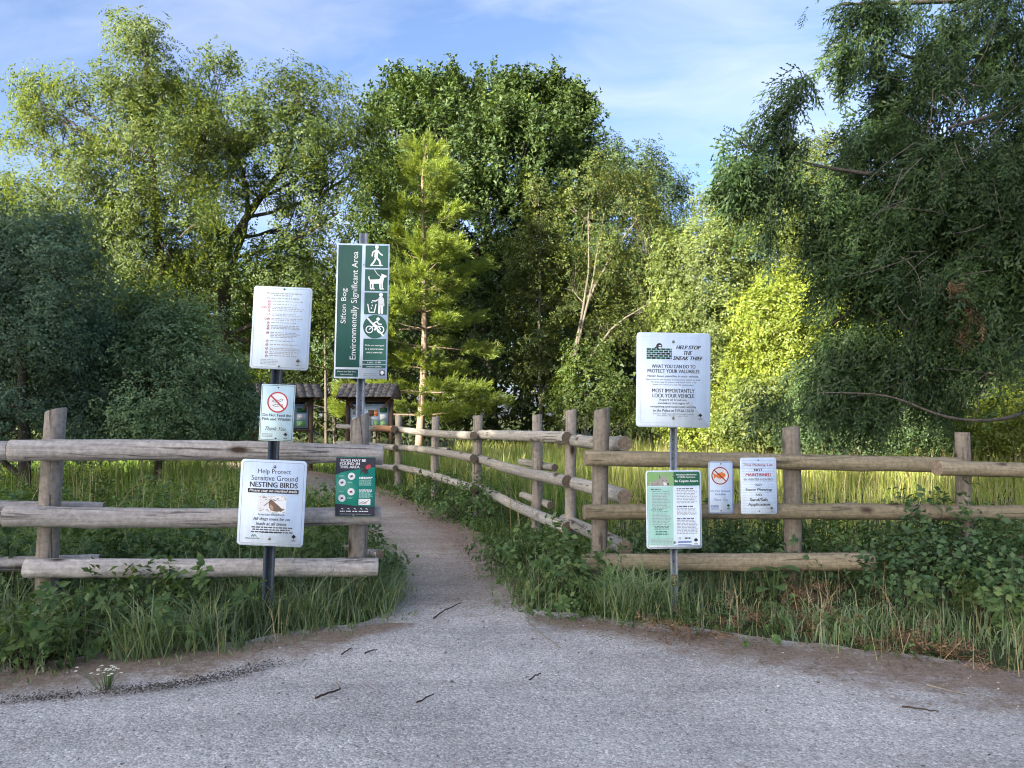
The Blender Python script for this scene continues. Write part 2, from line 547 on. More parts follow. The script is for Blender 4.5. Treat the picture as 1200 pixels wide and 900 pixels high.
PATH_L = [(462, 752), (470, 738), (457, 690), (440, 645), (425, 615), (388, 590), (345, 572), (300, 558), (255, 549), (215, 543)]
PATH_R = [(612, 752), (600, 728), (592, 700), (578, 670), (556, 640), (530, 617), (500, 599), (468, 585), (430, 571), (395, 560), (340, 549), (290, 541)]
pl, pr = curve_px(PATH_L, 90), curve_px(PATH_R, 90)
for c_, s_ in ((pl, 1), (pr, -1)):
    c_[:, 0] += .05 * pnoise(np.c_[c_, np.zeros(90)], 2.6)
tp = np.concatenate([[-.16], np.linspace(0, 1, 20), [1.16]])
prow = pl[:, None] * (1 - tp[None, :, None]) + pr[:, None] * tp[None, :, None]
pd = np.abs(tp - .42)[None] * 2.0 ** 1
pdirt = np.clip((np.abs(tp - .40) / .55)[None] ** 1.3 * 1.0 + np.zeros((90, 1)), 0, 1)
pdirt = pdirt * .9 + .12
fade = np.clip((np.arange(90) - 3) / 10.0, 0, 1)[:, None]
pdirt = pdirt * fade + (1 - fade) * .1
po = grid_sheet('path', prow, M['path'], pdirt, .006)
at = po.data.attributes.new('gravel', 'FLOAT', 'POINT')
at.data.foreach_set('value', np.repeat(np.clip(1.15 - np.arange(90) / 6.0, 0, 1)[:, None], 22, 1).astype(np.float32).ravel())


def in_path(x, y, pad=0.0):
    """inside the path or the lot"""
    x, y = np.asarray(x), np.asarray(y)
    o = np.argsort(pl[:, 1])
    xl = np.interp(y, pl[o, 1], pl[o, 0])
    o2 = np.argsort(pr[:, 1])
    xr = np.interp(y, pr[o2, 1], pr[o2, 0])
    ins = (x > xl - pad) & (x < xr + pad) & (y > 5) & (y < pl[:, 1].max())
    oe = np.argsort(edge[:, 0])
    ye = np.interp(x, edge[oe, 0], edge[oe, 1])
    return ins | (y < ye + pad)


# ------------------------------------------------------------------ foliage templates
def leaf_quads(pos, direction, normal, length, width, fold=.18):
    """diamond leaves: (k,4,3)"""
    d = direction / (np.linalg.norm(direction, axis=1, keepdims=True) + 1e-9)
    s = np.cross(d, normal)
    s /= np.linalg.norm(s, axis=1, keepdims=True) + 1e-9
    nrm = np.cross(s, d)
    L, W = np.asarray(length)[:, None], np.asarray(width)[:, None]
    mid = pos + d * L * .45
    return np.stack([pos, mid + s * W * .5 + nrm * W * fold, pos + d * L - nrm * L * .08, mid - s * W * .5 + nrm * W * fold], 1)


def tpl_shoot(n, length, ll, lw, spread=1.0, droop=.0, r=None, up=.3, bend=.25, zig=.1):
    """a shoot along +Z with leaves round it"""
    r = r or rng
    t = r.uniform(.08, 1.0, n) ** .85
    ph = r.uniform(0, 2 * pi, n)
    bd = r.uniform(0, 2 * pi)
    axis = np.stack([bend * length * t ** 2 * cos(bd), bend * length * t ** 2 * sin(bd), length * t], 1)
    axis += r.normal(0, zig * length * .5, (n, 3)) * np.array([1, 1, .3])
    out_ = np.stack([np.cos(ph), np.sin(ph), np.zeros(n)], 1)
    d = out_ * spread + np.array([0, 0, up]) + r.normal(0, .25, (n, 3))
    nm = np.array([0, 0, 1.0]) + out_ * -.3 + r.normal(0, .45, (n, 3))
    sc = r.uniform(.7, 1.25, n)
    return leaf_quads(axis, d, nm, ll * sc, lw * sc)


def tpl_side_twigs(nt_, per, length, tl, ll, lw, r=None, droop=.4, flat=.5):
    """a branchlet with side twigs carrying two rows of leaves (ash, locust, willow like)"""
    r = r or rng
    qs = []
    for k in range(nt_):
        t0 = (k + .6) / nt_
        ph = k * 2.4 + r.uniform(-.4, .4)
        base = np.array([0, 0, length * t0]) + r.normal(0, .04 * length, 3)
        dd = np.array([cos(ph), sin(ph) * flat, .45 + r.normal(0, .2)])
        dd /= np.linalg.norm(dd)
        tt = np.linspace(.15, 1, per)
        L = tl * r.uniform(.7, 1.2)
        pos = base + dd * (tt * L)[:, None]
        pos[:, 2] -= droop * L * tt ** 2
        side = np.cross(dd, [0, 0, 1.0])
        side /= np.linalg.norm(side) + 1e-9
        sg = np.where(np.arange(per) % 2, 1, -1)[:, None]
        d = side * sg * .9 + dd * .55 + np.array([0, 0, -.35]) + r.normal(0, .25, (per, 3))
        nm = np.array([0, 0, 1.0]) + r.normal(0, .4, (per, 3))
        sc = r.uniform(.75, 1.2, per)
        qs.append(leaf_quads(pos, d, nm, ll * sc, lw * sc))
    return np.concatenate(qs)


def tpl_needles(n, length, nl, nw, r=None):
    """a plume of pine needles pointing along +Z"""
    r = r or rng
    t = r.uniform(0, 1, n)
    ph = r.uniform(0, 2 * pi, n)
    pos = np.stack([np.zeros(n), np.zeros(n), length * t], 1) + r.normal(0, .02, (n, 3))
    o = np.stack([np.cos(ph), np.sin(ph), np.zeros(n)], 1)
    d = o * r.uniform(.3, 1.0, n)[:, None] + np.array([0, 0, .9])
    return leaf_quads(pos, d, r.normal(0, 1, (n, 3)), nl * r.uniform(.7, 1.2, n), nw * np.ones(n), .05)


def tpl_frond(r=None, nb=9, length=.5, seg=.055, w=.034):
    """flat drooping cedar spray in the XZ plane"""
    r = r or rng
    P_, D_, L_, W_ = [], [], [], []
    for k in range(nb):
        t0 = (k + .5) / nb
        sg = 1 if k % 2 else -1
        bl = length * .5 * (1 - t0 * .65) * r.uniform(.7, 1.2)
        ang = sg * r.uniform(.6, 1.0)
        d = np.array([sin(ang), r.normal(0, .18), cos(ang)])
        m = max(2, int(bl / seg))
        for q in range(m):
            p = np.array([0, 0, length * t0]) + d * seg * q
            p[1] += r.normal(0, .01)
            P_.append(p)
            D_.append(d + np.array([-sg * .25 * q / m, r.normal(0, .2), .3]))
            L_.append(seg * 1.35)
            W_.append(w * r.uniform(.8, 1.5))
        P_.append(np.array([0, 0, length * t0])); D_.append(np.array([r.normal(0, .1), 0, 1.0])); L_.append(length / nb * 1.4); W_.append(w)
    n = len(P_)
    return leaf_quads(np.array(P_), np.array(D_), np.array([0, 1.0, 0]) + r.normal(0, .3, (n, 3)), np.array(L_), np.array(W_), .1)


def scatter(tpls, pos, dirs, scale, r, roll=None):
    pos, dirs = np.asarray(pos, float), np.asarray(dirs, float)
    n = len(pos)
    scale = np.broadcast_to(np.asarray(scale, float), (n,))
    z = dirs / (np.linalg.norm(dirs, axis=1, keepdims=True) + 1e-9)
    ref = np.where(np.abs(z[:, 2:3]) < .9, np.array([[0, 0, 1.0]]), np.array([[1.0, 0, 0]]))
    x = np.cross(ref, z)
    x /= np.linalg.norm(x, axis=1, keepdims=True) + 1e-9
    y = np.cross(z, x)
    a = r.uniform(0, 2 * pi, n) if roll is None else np.broadcast_to(np.asarray(roll, float), (n,)) + r.normal(0, .35, n)
    ca, sa = np.cos(a)[:, None], np.sin(a)[:, None]
    x, y = x * ca + y * sa, y * ca - x * sa
    Rm = np.stack([x, y, z], 1)
    which = r.integers(0, len(tpls), n)
    outv = []
    for k, T in enumerate(tpls):
        sel = which == k
        if not sel.any():
            continue
        v = np.einsum('kqc,ncd->nkqd', T, Rm[sel]) * scale[sel][:, None, None, None] + pos[sel][:, None, None]
        outv.append(v.reshape(-1, T.shape[1], 3))
    return np.concatenate(outv)


def quads_mesh(name, V, mat, parent=None, kind=None):
    k = V.shape[1] if V.ndim == 3 else 4
    V = V.reshape(-1, 3)
    o = mesh_np(name, V, np.arange(len(V)).reshape(-1, k), mat, parent)
    if kind:
        o['kind'] = kind
    return o


tr = np.random.default_rng(3)
T_BROAD = [tpl_shoot(24, .95, .17, .12, 1, r=tr, up=.25) for _ in range(6)]
T_MAPLE = [tpl_shoot(30, 1.3, .20, .20, .9, r=tr, up=.75, bend=.12, zig=.12) for _ in range(6)]
T_FEATHER = [tpl_side_twigs(6, 8, .9, .5, .14, .048, r=tr, droop=.55) for _ in range(7)]
T_OVAL = [tpl_side_twigs(6, 6, .8, .42, .12, .066, r=tr, droop=.35) for _ in range(7)]
T_SMALL = [tpl_side_twigs(6, 6, .55, .3, .095, .058, r=tr, droop=.3) for _ in range(7)]
T_PINE = [tpl_needles(36, .38, .18, .032, r=tr) for _ in range(5)]
T_CEDAR = [tpl_frond(r=tr) for _ in range(8)]
T_WOOD = [tpl_shoot(14, 1.3, .32, .36, 1, r=tr, up=.1, zig=.3) for _ in range(5)]
T_BARE = [tpl_side_twigs(5, 4, .8, .5, .16, .012, r=tr, droop=.2) for _ in range(4)]


T_FINE = [tpl_side_twigs(6, 6, .5, .28, .068, .062, r=tr, droop=.25)[:, [0, 1, 2]] for _ in range(7)]
T_SUNNY = [tpl_side_twigs(6, 6, .55, .3, .095, .085, r=tr, droop=.3)[:, [0, 1, 2]] for _ in range(7)]
T_CEDAR = [np.stack([t[:, 0] - (t[:, 1] - t[:, 3]) * .35, t[:, 1], t[:, 2]], 1) for t in T_CEDAR]
T_MAPLE, T_PINE, T_WOOD = ([t[:, [0, 1, 2]] for t in T] for T in (T_MAPLE, T_PINE, T_WOOD))   # far leaves: one triangle each


# ------------------------------------------------------------------ trees
def lobe(px, py, rx, ry, d, dd=0.0, ry_depth=None, wt=1.0):
    c = P(px, py, d + dd)
    k = (d + dd) / FPX
    return (np.array(c), np.array([rx * k, (ry_depth if ry_depth is not None else rx * k * .9), ry * k]), wt)


def sample_lobes(lobes, n, r, hollow=2.0, gap=.75, gscale=.55):
    w_ = np.array([l[2] * l[1][0] * l[1][2] for l in lobes])
    w_ /= w_.sum()
    pts, nrm, idx = [], [], []
    need = n
    while need > 0:
        k = int(need * 2.2) + 20
        li = r.choice(len(lobes), k, p=w_)
        u = r.normal(size=(k, 3))
        u /= np.linalg.norm(u, axis=1, keepdims=True)
        rad = r.uniform(0, 1, k) ** (1 / (3 * hollow / 1.5))
        C_ = np.array([lobes[i][0] for i in li])
        Rr = np.array([lobes[i][1] for i in li])
        p = C_ + u * rad[:, None] * Rr
        keep = (pnoise(p, gscale) > -gap + r.uniform(-.4, .4, k)) & (p[:, 2] > .25)
        p, u2, l2 = p[keep], u[keep], li[keep]
        pts.append(p[:need]); nrm.append(u2[:need]); idx.append(l2[:need])
        need -= len(p[:need])
    return np.concatenate(pts), np.concatenate(nrm), np.concatenate(idx)


def tree(name, label, cat, base, top, r0, lobes, n, tpls, lmat, bark='bark', seed=1, up=.5, outw=.8, droop=0.0, scale=1.0,
         group=None, hollow=2.0, gap=.75, stems=None, twigs=7, gscale=.55, sides=8, wisps=0, wl=1.4, wup=.5, wn=8):
    """trunk and limbs that carry the lobes of a crown; base, top: (x,y,z)"""
    r = np.random.default_rng(seed)
    base, top = np.array(base, float), np.array(top, float)
    root = empty(name, base, label, cat, group)
    loc = -base
    mb = MB()
    stems = stems or [[base, (base + top) / 2 + np.append(r.normal(0, .25, 2), 0), top]]
    paths = []
    for si, s in enumerate(stems):
        s = np.array([np.array(q, float) for q in s])
        tt = np.linspace(0, 1, 12)
        pts = np.stack([np.interp(tt, np.linspace(0, 1, len(s)), s[:, k]) for k in range(3)], 1)
        for _ in range(2):
            pts[1:-1] = (pts[:-2] + 2 * pts[1:-1] + pts[2:]) / 4
        pts[1:-1, :2] += r.normal(0, r0 * .18, (10, 2))
        k = r0 if si == 0 else r0 * .7
        rad = k * (1 - .8 * tt) + .012
        rad[0] *= 1.35
        V, F = tube(pts, rad, sides)
        mb.add(V + loc, F)
        paths.append((pts, rad))
    pos, nrm, idx = sample_lobes(lobes, n, r, hollow, gap, gscale)
    for li, (c, rr, wt) in enumerate(lobes):
        # limb leaves the nearest stem lower than the lobe
        best = min(range(len(paths)), key=lambda q: np.min(np.linalg.norm((paths[q][0] - c)[:, :2], axis=1)))
        pts, rad = paths[best]
        zt = c[2] - .55 * np.linalg.norm((c - pts[len(pts) // 2])[:2]) - rr[2] * .35
        i0 = int(np.clip(np.searchsorted(pts[:, 2], zt), 1, len(pts) - 2))
        a = pts[i0]
        midp = (a + c) / 2 + np.array([0, 0, -.12 * np.linalg.norm(c - a)]) + r.normal(0, .1, 3)
        rl = max(.02, rad[i0] * .55)
        lp = bez(a, midp, c, 7)
        V, F = tube(lp, np.linspace(rl, rl * .45, 7), 5)
        mb.add(V + loc, F)
        mine = np.where(idx == li)[0]
        for q in r.permutation(mine)[:twigs]:
            st = lp[r.integers(3, 7)]
            e = pos[q]
            bp = bez(st, (st + e) / 2 + np.array([0, 0, .08 * np.linalg.norm(e - st)]) + r.normal(0, .08, 3), e, 5)
            V, F = tube(bp, np.linspace(rl * .38, .006, 5), 4)
            mb.add(V + loc, F)
    if wisps:
        wp, wn_ = [], []
        for c, rr, wt in lobes:
            for q in range(max(1, int(wisps * (rr[0] * rr[2]) ** .5))):
                u = r.normal(size=3) * [1, .8, 1]
                u /= np.linalg.norm(u)
                u[2] = abs(u[2]) * .8 + wup * .5 if r.uniform() < .75 else u[2]
                u /= np.linalg.norm(u)
                a = c + u * rr * .55
                e = c + u * rr * r.uniform(1.0, wl) + np.array([0, 0, wup * .3])
                bp = bez(a, (a + e) / 2 + r.normal(0, .1, 3), e, 6)
                V, F = tube(bp - base, np.linspace(.022, .005, 6), 4)
                mb.add(V, F)
                t = r.uniform(.25, 1.0, wn)
                wp.append(np.stack([np.interp(t, np.linspace(0, 1, 6), bp[:, k]) for k in range(3)], 1) + r.normal(0, .08, (wn, 3)))
                wn_.append(np.repeat(u[None], wn, 0))
        wp, wn_ = np.concatenate(wp), np.concatenate(wn_)
        wp, wn_ = wp[wp[:, 2] > .3], wn_[wp[:, 2] > .3]
        pos, nrm = np.concatenate([pos, wp]), np.concatenate([nrm, wn_])
        n = len(pos)
    mb.build('trunk', M[bark], root, True)
    axis = np.stack([np.full(n, base[0]), np.full(n, base[1])], 1)
    rad_out = np.concatenate([pos[:, :2] - axis, np.zeros((n, 1))], 1)
    rad_out /= np.linalg.norm(rad_out, axis=1, keepdims=True) + .3
    dirs = nrm * outw * .6 + rad_out * outw * .6 + np.array([0, 0, up - droop]) + r.normal(0, .35, (n, 3))
    sc = scale * r.uniform(.7, 1.2, n)
    V = scatter(tpls, pos, dirs, sc, r)
    quads_mesh('crown', V + loc, M[lmat], root)
    return root


def gp(px, d):
    q = P(px, 488, d)
    return np.array([q.x, q.y, -.03])


def tp_(px, py, d):
    return np.array(P(px, py, d))


def build_trees():
    # --- left pair
    D = 24
    tree('tall_tree', 'tallest airy feathery-leaved tree on the left, its top against the sky', 'tree', gp(188, D), tp_(172, 60, D), .2,
         [lobe(168, 85, 38, 40, D), lobe(125, 150, 50, 48, D, -.6), lobe(205, 140, 45, 42, D, .5), lobe(66, 190, 40, 55, D, .3), lobe(36, 118, 17, 18, D, 0, None, .4), lobe(80, 122, 18, 16, D, 0, None, .4),
          lobe(150, 215, 95, 60, D, -.8), lobe(80, 250, 60, 60, D, -.5), lobe(190, 285, 80, 55, D, -.8), lobe(235, 205, 40, 60, D), lobe(135, 330, 90, 55, D, .5), lobe(215, 370, 60, 60, D, 1.0)],
         1350, T_FEATHER, 'leaf_left', seed=11, up=.3, droop=.2, gap=.1, hollow=1.5, twigs=9, wisps=7, wl=1.45, scale=.9)
    D = 26
    tree('limbed_tree', 'wide olive-green tree with a bare dark forked limb behind the rules sign', 'tree', gp(268, D), tp_(320, 150, D), .21,
         [lobe(345, 122, 36, 34, D), lobe(385, 180, 34, 48, D), lobe(305, 150, 38, 30, D, -.5), lobe(340, 190, 65, 50, D, -.6), lobe(270, 205, 48, 50, D, .6), lobe(395, 250, 50, 60, D, -.4),
          lobe(320, 270, 60, 45, D, 1.2), lobe(365, 330, 70, 55, D, -.6), lobe(280, 340, 65, 50, D, -.2), lobe(400, 380, 45, 60, D, .4), lobe(325, 405, 80, 45, D, .8), lobe(430, 190, 18, 45, D, .5), lobe(258, 90, 12, 28, D, 0, None, .6)],
         1450, T_OVAL, 'leaf_left2', seed=12, up=.35, droop=.1, gap=.2, hollow=1.6, twigs=9, wisps=6, wl=1.5, scale=.9,
         stems=[[gp(268, D), tp_(255, 330, D), tp_(275, 265, D), tp_(335, 205, D), tp_(350, 110, D)], [gp(268, D), tp_(262, 330, D), tp_(300, 240, D), tp_(265, 150, D)],
                [tp_(262, 320, D), tp_(240, 270, D), tp_(205, 262, D)]])
    # --- left shrubs in the shade
    D = 14
    tree('dark_bushy_tree', 'dark blue-green bushy tree at the left edge behind the fence', 'tree', gp(30, D), tp_(30, 300, D), .11,
         [lobe(25, 312, 55, 45, D), lobe(75, 360, 45, 60, D, -.4), lobe(-30, 350, 65, 70, D), lobe(40, 410, 62, 55, D, -.6), lobe(5, 470, 70, 40, D, -.6), lobe(85, 450, 40, 60, D, .2), lobe(20, 505, 75, 35, D, -.3), lobe(-60, 480, 60, 70, D), lobe(95, 508, 45, 32, D), lobe(62, 285, 26, 20, D, .3)],
         3200, T_FINE, 'leaf_bluish', seed=13, up=.5, gap=.75, hollow=2.2, scale=.95, wisps=13, wl=1.45, wn=10, gscale=.9)
    D = 15
    tree('rounded_shrub', 'large rounded mid-green shrub between the left fence post and the rules sign', 'shrub', gp(185, D), tp_(185, 430, D), .07,
         [lobe(160, 425, 55, 45, D), lobe(215, 440, 45, 50, D, -.3), lobe(125, 460, 45, 50, D, -.3), lobe(185, 480, 80, 45, D, -.5), lobe(185, 508, 85, 28, D, -.2), lobe(250, 508, 40, 26, D), lobe(245, 480, 35, 45, D, .1), lobe(190, 400, 30, 25, D)],
         2900, T_FINE, 'leaf_shrub', seed=14, up=.8, gap=.75, hollow=2.2, scale=.95, wisps=16, wl=1.5, wn=10, gscale=.9)
    D = 30
    tree('edge_tree', 'small dull green tree at the far left edge beyond the tallest tree', 'tree', gp(5, D), tp_(8, 240, D), .14,
         [lobe(-15, 260, 50, 40, D), lobe(25, 245, 25, 30, D), lobe(30, 320, 60, 60, D)], 700, T_OVAL, 'leaf_left2', seed=15, gap=.8)
    # --- maple
    D = 38
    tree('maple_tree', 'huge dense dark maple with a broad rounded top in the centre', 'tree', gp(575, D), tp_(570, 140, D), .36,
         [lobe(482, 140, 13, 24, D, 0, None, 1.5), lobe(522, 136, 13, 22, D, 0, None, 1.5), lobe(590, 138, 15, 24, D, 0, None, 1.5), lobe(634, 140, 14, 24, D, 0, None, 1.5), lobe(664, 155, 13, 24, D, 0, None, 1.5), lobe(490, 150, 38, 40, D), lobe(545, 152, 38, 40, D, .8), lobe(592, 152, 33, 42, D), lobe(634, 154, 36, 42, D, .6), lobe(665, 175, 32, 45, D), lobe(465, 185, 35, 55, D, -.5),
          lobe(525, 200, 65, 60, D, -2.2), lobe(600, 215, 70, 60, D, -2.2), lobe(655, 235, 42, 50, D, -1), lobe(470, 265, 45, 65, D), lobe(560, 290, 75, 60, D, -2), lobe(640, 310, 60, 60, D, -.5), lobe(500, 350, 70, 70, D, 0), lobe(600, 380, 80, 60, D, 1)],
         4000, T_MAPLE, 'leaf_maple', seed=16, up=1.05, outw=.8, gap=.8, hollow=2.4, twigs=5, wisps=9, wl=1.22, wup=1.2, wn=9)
    D = 37
    tree('grey_green_tree', 'dark grey-green tree with a loose rounded top right of the maple', 'tree', gp(745, D), tp_(745, 230, D), .2,
         [lobe(740, 215, 35, 35, D), lobe(772, 250, 28, 40, D), lobe(715, 225, 28, 40, D), lobe(750, 290, 48, 45, D, -.6), lobe(715, 330, 50, 50, D), lobe(775, 320, 22, 40, D), lobe(740, 390, 60, 50, D, .4), lobe(790, 410, 40, 50, D, 1)],
         1650, T_OVAL, 'leaf_dark', seed=17, up=.5, gap=.7, hollow=2, scale=1.15, wisps=5, wl=1.3)
    # --- slim lit trees in front of the dark wood
    D = 31
    tree('slim_tree', 'slim sparse yellow-topped tree between the pine and the pale-trunked tree', 'tree', gp(634, D), tp_(634, 250, D), .075,
         [lobe(632, 255, 22, 25, D), lobe(648, 290, 15, 14, D), lobe(625, 310, 25, 25, D), lobe(640, 360, 24, 25, D), lobe(628, 410, 24, 25, D), lobe(640, 450, 30, 22, D), lobe(610, 350, 12, 20, D)],
         420, T_OVAL, 'leaf_mixed', 'bark_pale', seed=18, up=.5, gap=.9, scale=.85, twigs=4, wisps=5, wl=1.4)
    D = 29.5
    tree('pale_trunked_tree', 'leaning pale-trunked tree with yellowish top foliage in front of dark woods', 'tree', gp(662, D), tp_(692, 250, D), .075,
         [lobe(700, 222, 34, 24, D), lobe(685, 255, 24, 24, D), lobe(735, 240, 30, 30, D, .3), lobe(755, 275, 22, 30, D, .2), lobe(712, 300, 24, 18, D), lobe(745, 320, 35, 25, D, .6), lobe(690, 340, 12, 10, D), lobe(770, 350, 28, 25, D, .5), lobe(735, 385, 45, 35, D, 1.2), lobe(665, 330, 22, 40, D, 1.2), lobe(700, 400, 25, 25, D, 1.0)],
         820, T_OVAL, 'leaf_mixed', 'bark_pale', seed=19, up=.4, gap=.55, scale=.85, twigs=8, wisps=5, wl=1.4,
         stems=[[gp(655, D), tp_(672, 420, D), tp_(692, 345, D), tp_(708, 250, D)], [tp_(672, 420, D), tp_(690, 330, D), tp_(690, 240, D)],
                [tp_(690, 350, D), tp_(722, 290, D), tp_(752, 250, D)], [tp_(676, 440, D), tp_(720, 380, D), tp_(770, 350, D)]])
    D = 25
    tree('pale_shrub', 'grey-green leafy shrub below the pale-trunked tree beyond the log posts', 'shrub', gp(690, D), tp_(690, 440, D), .05,
         [lobe(690, 425, 22, 25, D), lobe(685, 460, 28, 25, D), lobe(715, 470, 26, 22, D), lobe(672, 485, 20, 18, D), lobe(740, 485, 22, 20, D)], 330, T_SMALL, 'leaf_left2', seed=20, up=.7, gap=1)
    # --- right side, in the sun
    D = 27
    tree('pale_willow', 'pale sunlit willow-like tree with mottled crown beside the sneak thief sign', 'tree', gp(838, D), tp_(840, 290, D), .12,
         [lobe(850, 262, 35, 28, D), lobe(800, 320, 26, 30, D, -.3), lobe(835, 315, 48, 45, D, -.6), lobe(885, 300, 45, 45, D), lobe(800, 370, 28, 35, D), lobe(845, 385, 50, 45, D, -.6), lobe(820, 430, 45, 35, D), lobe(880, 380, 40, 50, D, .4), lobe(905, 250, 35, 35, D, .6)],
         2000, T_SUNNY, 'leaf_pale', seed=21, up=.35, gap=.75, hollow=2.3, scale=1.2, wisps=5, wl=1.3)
    D = 33
    tree('tall_pale_tree', 'tall thin pale green tree half hidden behind the cedar', 'tree', gp(930, D), tp_(930, 190, D), .17,
         [lobe(930, 200, 38, 25, D), lobe(965, 195, 35, 28, D), lobe(890, 225, 35, 28, D), lobe(940, 250, 60, 40, D), lobe(870, 255, 30, 22, D), lobe(985, 290, 60, 60, D), lobe(930, 330, 60, 50, D)],
         1100, T_OVAL, 'leaf_pale', seed=22, up=.4, gap=.35, hollow=1.8, scale=1.05)
    D = 21
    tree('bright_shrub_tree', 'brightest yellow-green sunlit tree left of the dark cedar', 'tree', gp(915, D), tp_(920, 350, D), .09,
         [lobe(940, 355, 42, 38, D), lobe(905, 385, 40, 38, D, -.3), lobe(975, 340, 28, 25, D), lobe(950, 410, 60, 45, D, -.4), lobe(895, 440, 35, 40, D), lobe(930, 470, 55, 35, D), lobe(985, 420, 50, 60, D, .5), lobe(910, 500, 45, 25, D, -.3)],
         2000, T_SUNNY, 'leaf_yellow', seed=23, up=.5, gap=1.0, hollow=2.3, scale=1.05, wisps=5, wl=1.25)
    D = 23
    tree('golden_bush', 'low golden-green bush behind the sneak thief sign', 'bush', gp(845, D), tp_(848, 450, D), .05,
         [lobe(850, 440, 25, 25, D), lobe(835, 475, 40, 28, D), lobe(870, 490, 35, 25, D), lobe(815, 505, 30, 20, D), lobe(855, 515, 45, 16, D)], 800, T_SUNNY, 'leaf_yellow', seed=24, up=.4, gap=.9, scale=1.1)
    D = 20
    tree('pale_bush', 'soft pale green bush right of the golden one, over the right fence rail', 'bush', gp(895, D), tp_(895, 470, D), .05,
         [lobe(895, 480, 32, 28, D), lobe(910, 510, 40, 18, D), lobe(880, 505, 25, 20, D), lobe(925, 485, 25, 25, D)], 850, T_SUNNY, 'leaf_pale', seed=25, up=.7, gap=1.1)
    D = 17
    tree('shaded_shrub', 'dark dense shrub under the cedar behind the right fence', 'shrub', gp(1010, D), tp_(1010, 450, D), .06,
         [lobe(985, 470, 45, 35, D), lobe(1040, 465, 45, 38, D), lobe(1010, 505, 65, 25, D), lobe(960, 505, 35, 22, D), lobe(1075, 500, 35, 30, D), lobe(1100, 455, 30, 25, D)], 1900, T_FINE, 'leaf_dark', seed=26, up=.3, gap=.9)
    D = 19
    tree('sunlit_corner_bush', 'bright yellow-green bush at the right edge above the fence rail', 'bush', gp(1170, D), tp_(1165, 500, D), .05,
         [lobe(1165, 510, 32, 22, D), lobe(1205, 495, 40, 32, D), lobe(1140, 525, 25, 14, D), lobe(1240, 500, 40, 40, D)], 760, T_SUNNY, 'leaf_yellow', seed=27, up=.4, gap=1, scale=1.1)


def build_pine():
    r = np.random.default_rng(40)
    D = 27
    base = gp(490, D)
    root = empty('pine_tree', base, 'sunlit yellow-green pine with tiered feathery branches behind the green sign', 'tree')
    top = tp_(500, 172, D)
    H = top[2]
    tt = np.linspace(0, 1, 14)
    tpts = base + (top - base) * tt[:, None]
    tpts[1:-1, 0] += .12 * np.sin(tt[1:-1] * 5)
    mb = MB()
    V, F = tube(tpts - base, .15 * (1 - .9 * tt) + .012, 8)
    mb.add(V, F)
    mb.build('trunk', M['bark_pine'], root, True)
    limb = MB()
    pos, dirs, scl = [], [], []
    z = 1.6
    k = 0
    while z < H - .25:
        f = (z - 1.2) / (H - 1.2)
        Lmax = 4.1 * (1 - f) ** .9 * (.75 + .25 * sin(k * 2.1)) + .35
        if f < .3:
            Lmax *= .72 + f
        nb = 6 if f < .6 else 5
        a0 = k * 1.1
        ctr = np.array([np.interp(z, tpts[:, 2], tpts[:, q]) for q in (0, 1, 2)])
        for b in range(nb):
            if r.uniform() < .22:
                continue
            a = a0 + 2 * pi * b / nb + r.normal(0, .25)
            L = Lmax * r.uniform(.42, 1.2)
            rise = .10 + .75 * f ** 1.5 + r.normal(0, .16)
            e = ctr + np.array([cos(a) * L, sin(a) * L, L * rise * .7])
            m = ctr + np.array([cos(a) * L * .55, sin(a) * L * .55, L * rise * .1])
            bp = bez(ctr, m, e, 8)
            V, F = tube(bp - base, np.linspace(.035 * (1 - f) + .012, .006, 8), 5)
            limb.add(V, F)
            n = int(L * 31) + 4
            t = r.uniform(.3 if L > 1 else .05, 1.05, n) ** .6
            pp = np.stack([np.interp(t, np.linspace(0, 1, 8), bp[:, q]) for q in range(3)], 1)
            side = np.array([-sin(a), cos(a), 0])
            sp = r.normal(0, .26, n) * (.35 + .65 * (1 - np.abs(t - .7))) * min(1.25, L * .6)
            pp = pp + side * sp[:, None] + np.array([0, 0, 1]) * r.normal(0, .11, n)[:, None]
            dd = np.array([cos(a), sin(a), 0]) * .8 + side * np.sign(sp)[:, None] * .55 + np.array([0, 0, .42]) + r.normal(0, .2, (n, 3))
            pos.append(pp); dirs.append(dd); scl.append(r.uniform(.75, 1.25, n))
        z += .84 * (1 - .45 * f) * r.uniform(.85, 1.15)
        k += 1
    n = 14
    pos.append(top + np.c_[r.normal(0, .1, (n, 2)), r.uniform(-.6, .3, n)]); dirs.append(np.array([0, 0, 1]) + r.normal(0, .3, (n, 3))); scl.append(np.full(n, .9))
    limb.build('branches', M['bark_pine'], root, True)['kind'] = 'stuff'
    V = scatter(T_PINE, np.concatenate(pos), np.concatenate(dirs), np.concatenate(scl), r)
    quads_mesh('crown', V - base, M['needle_pine'], root)


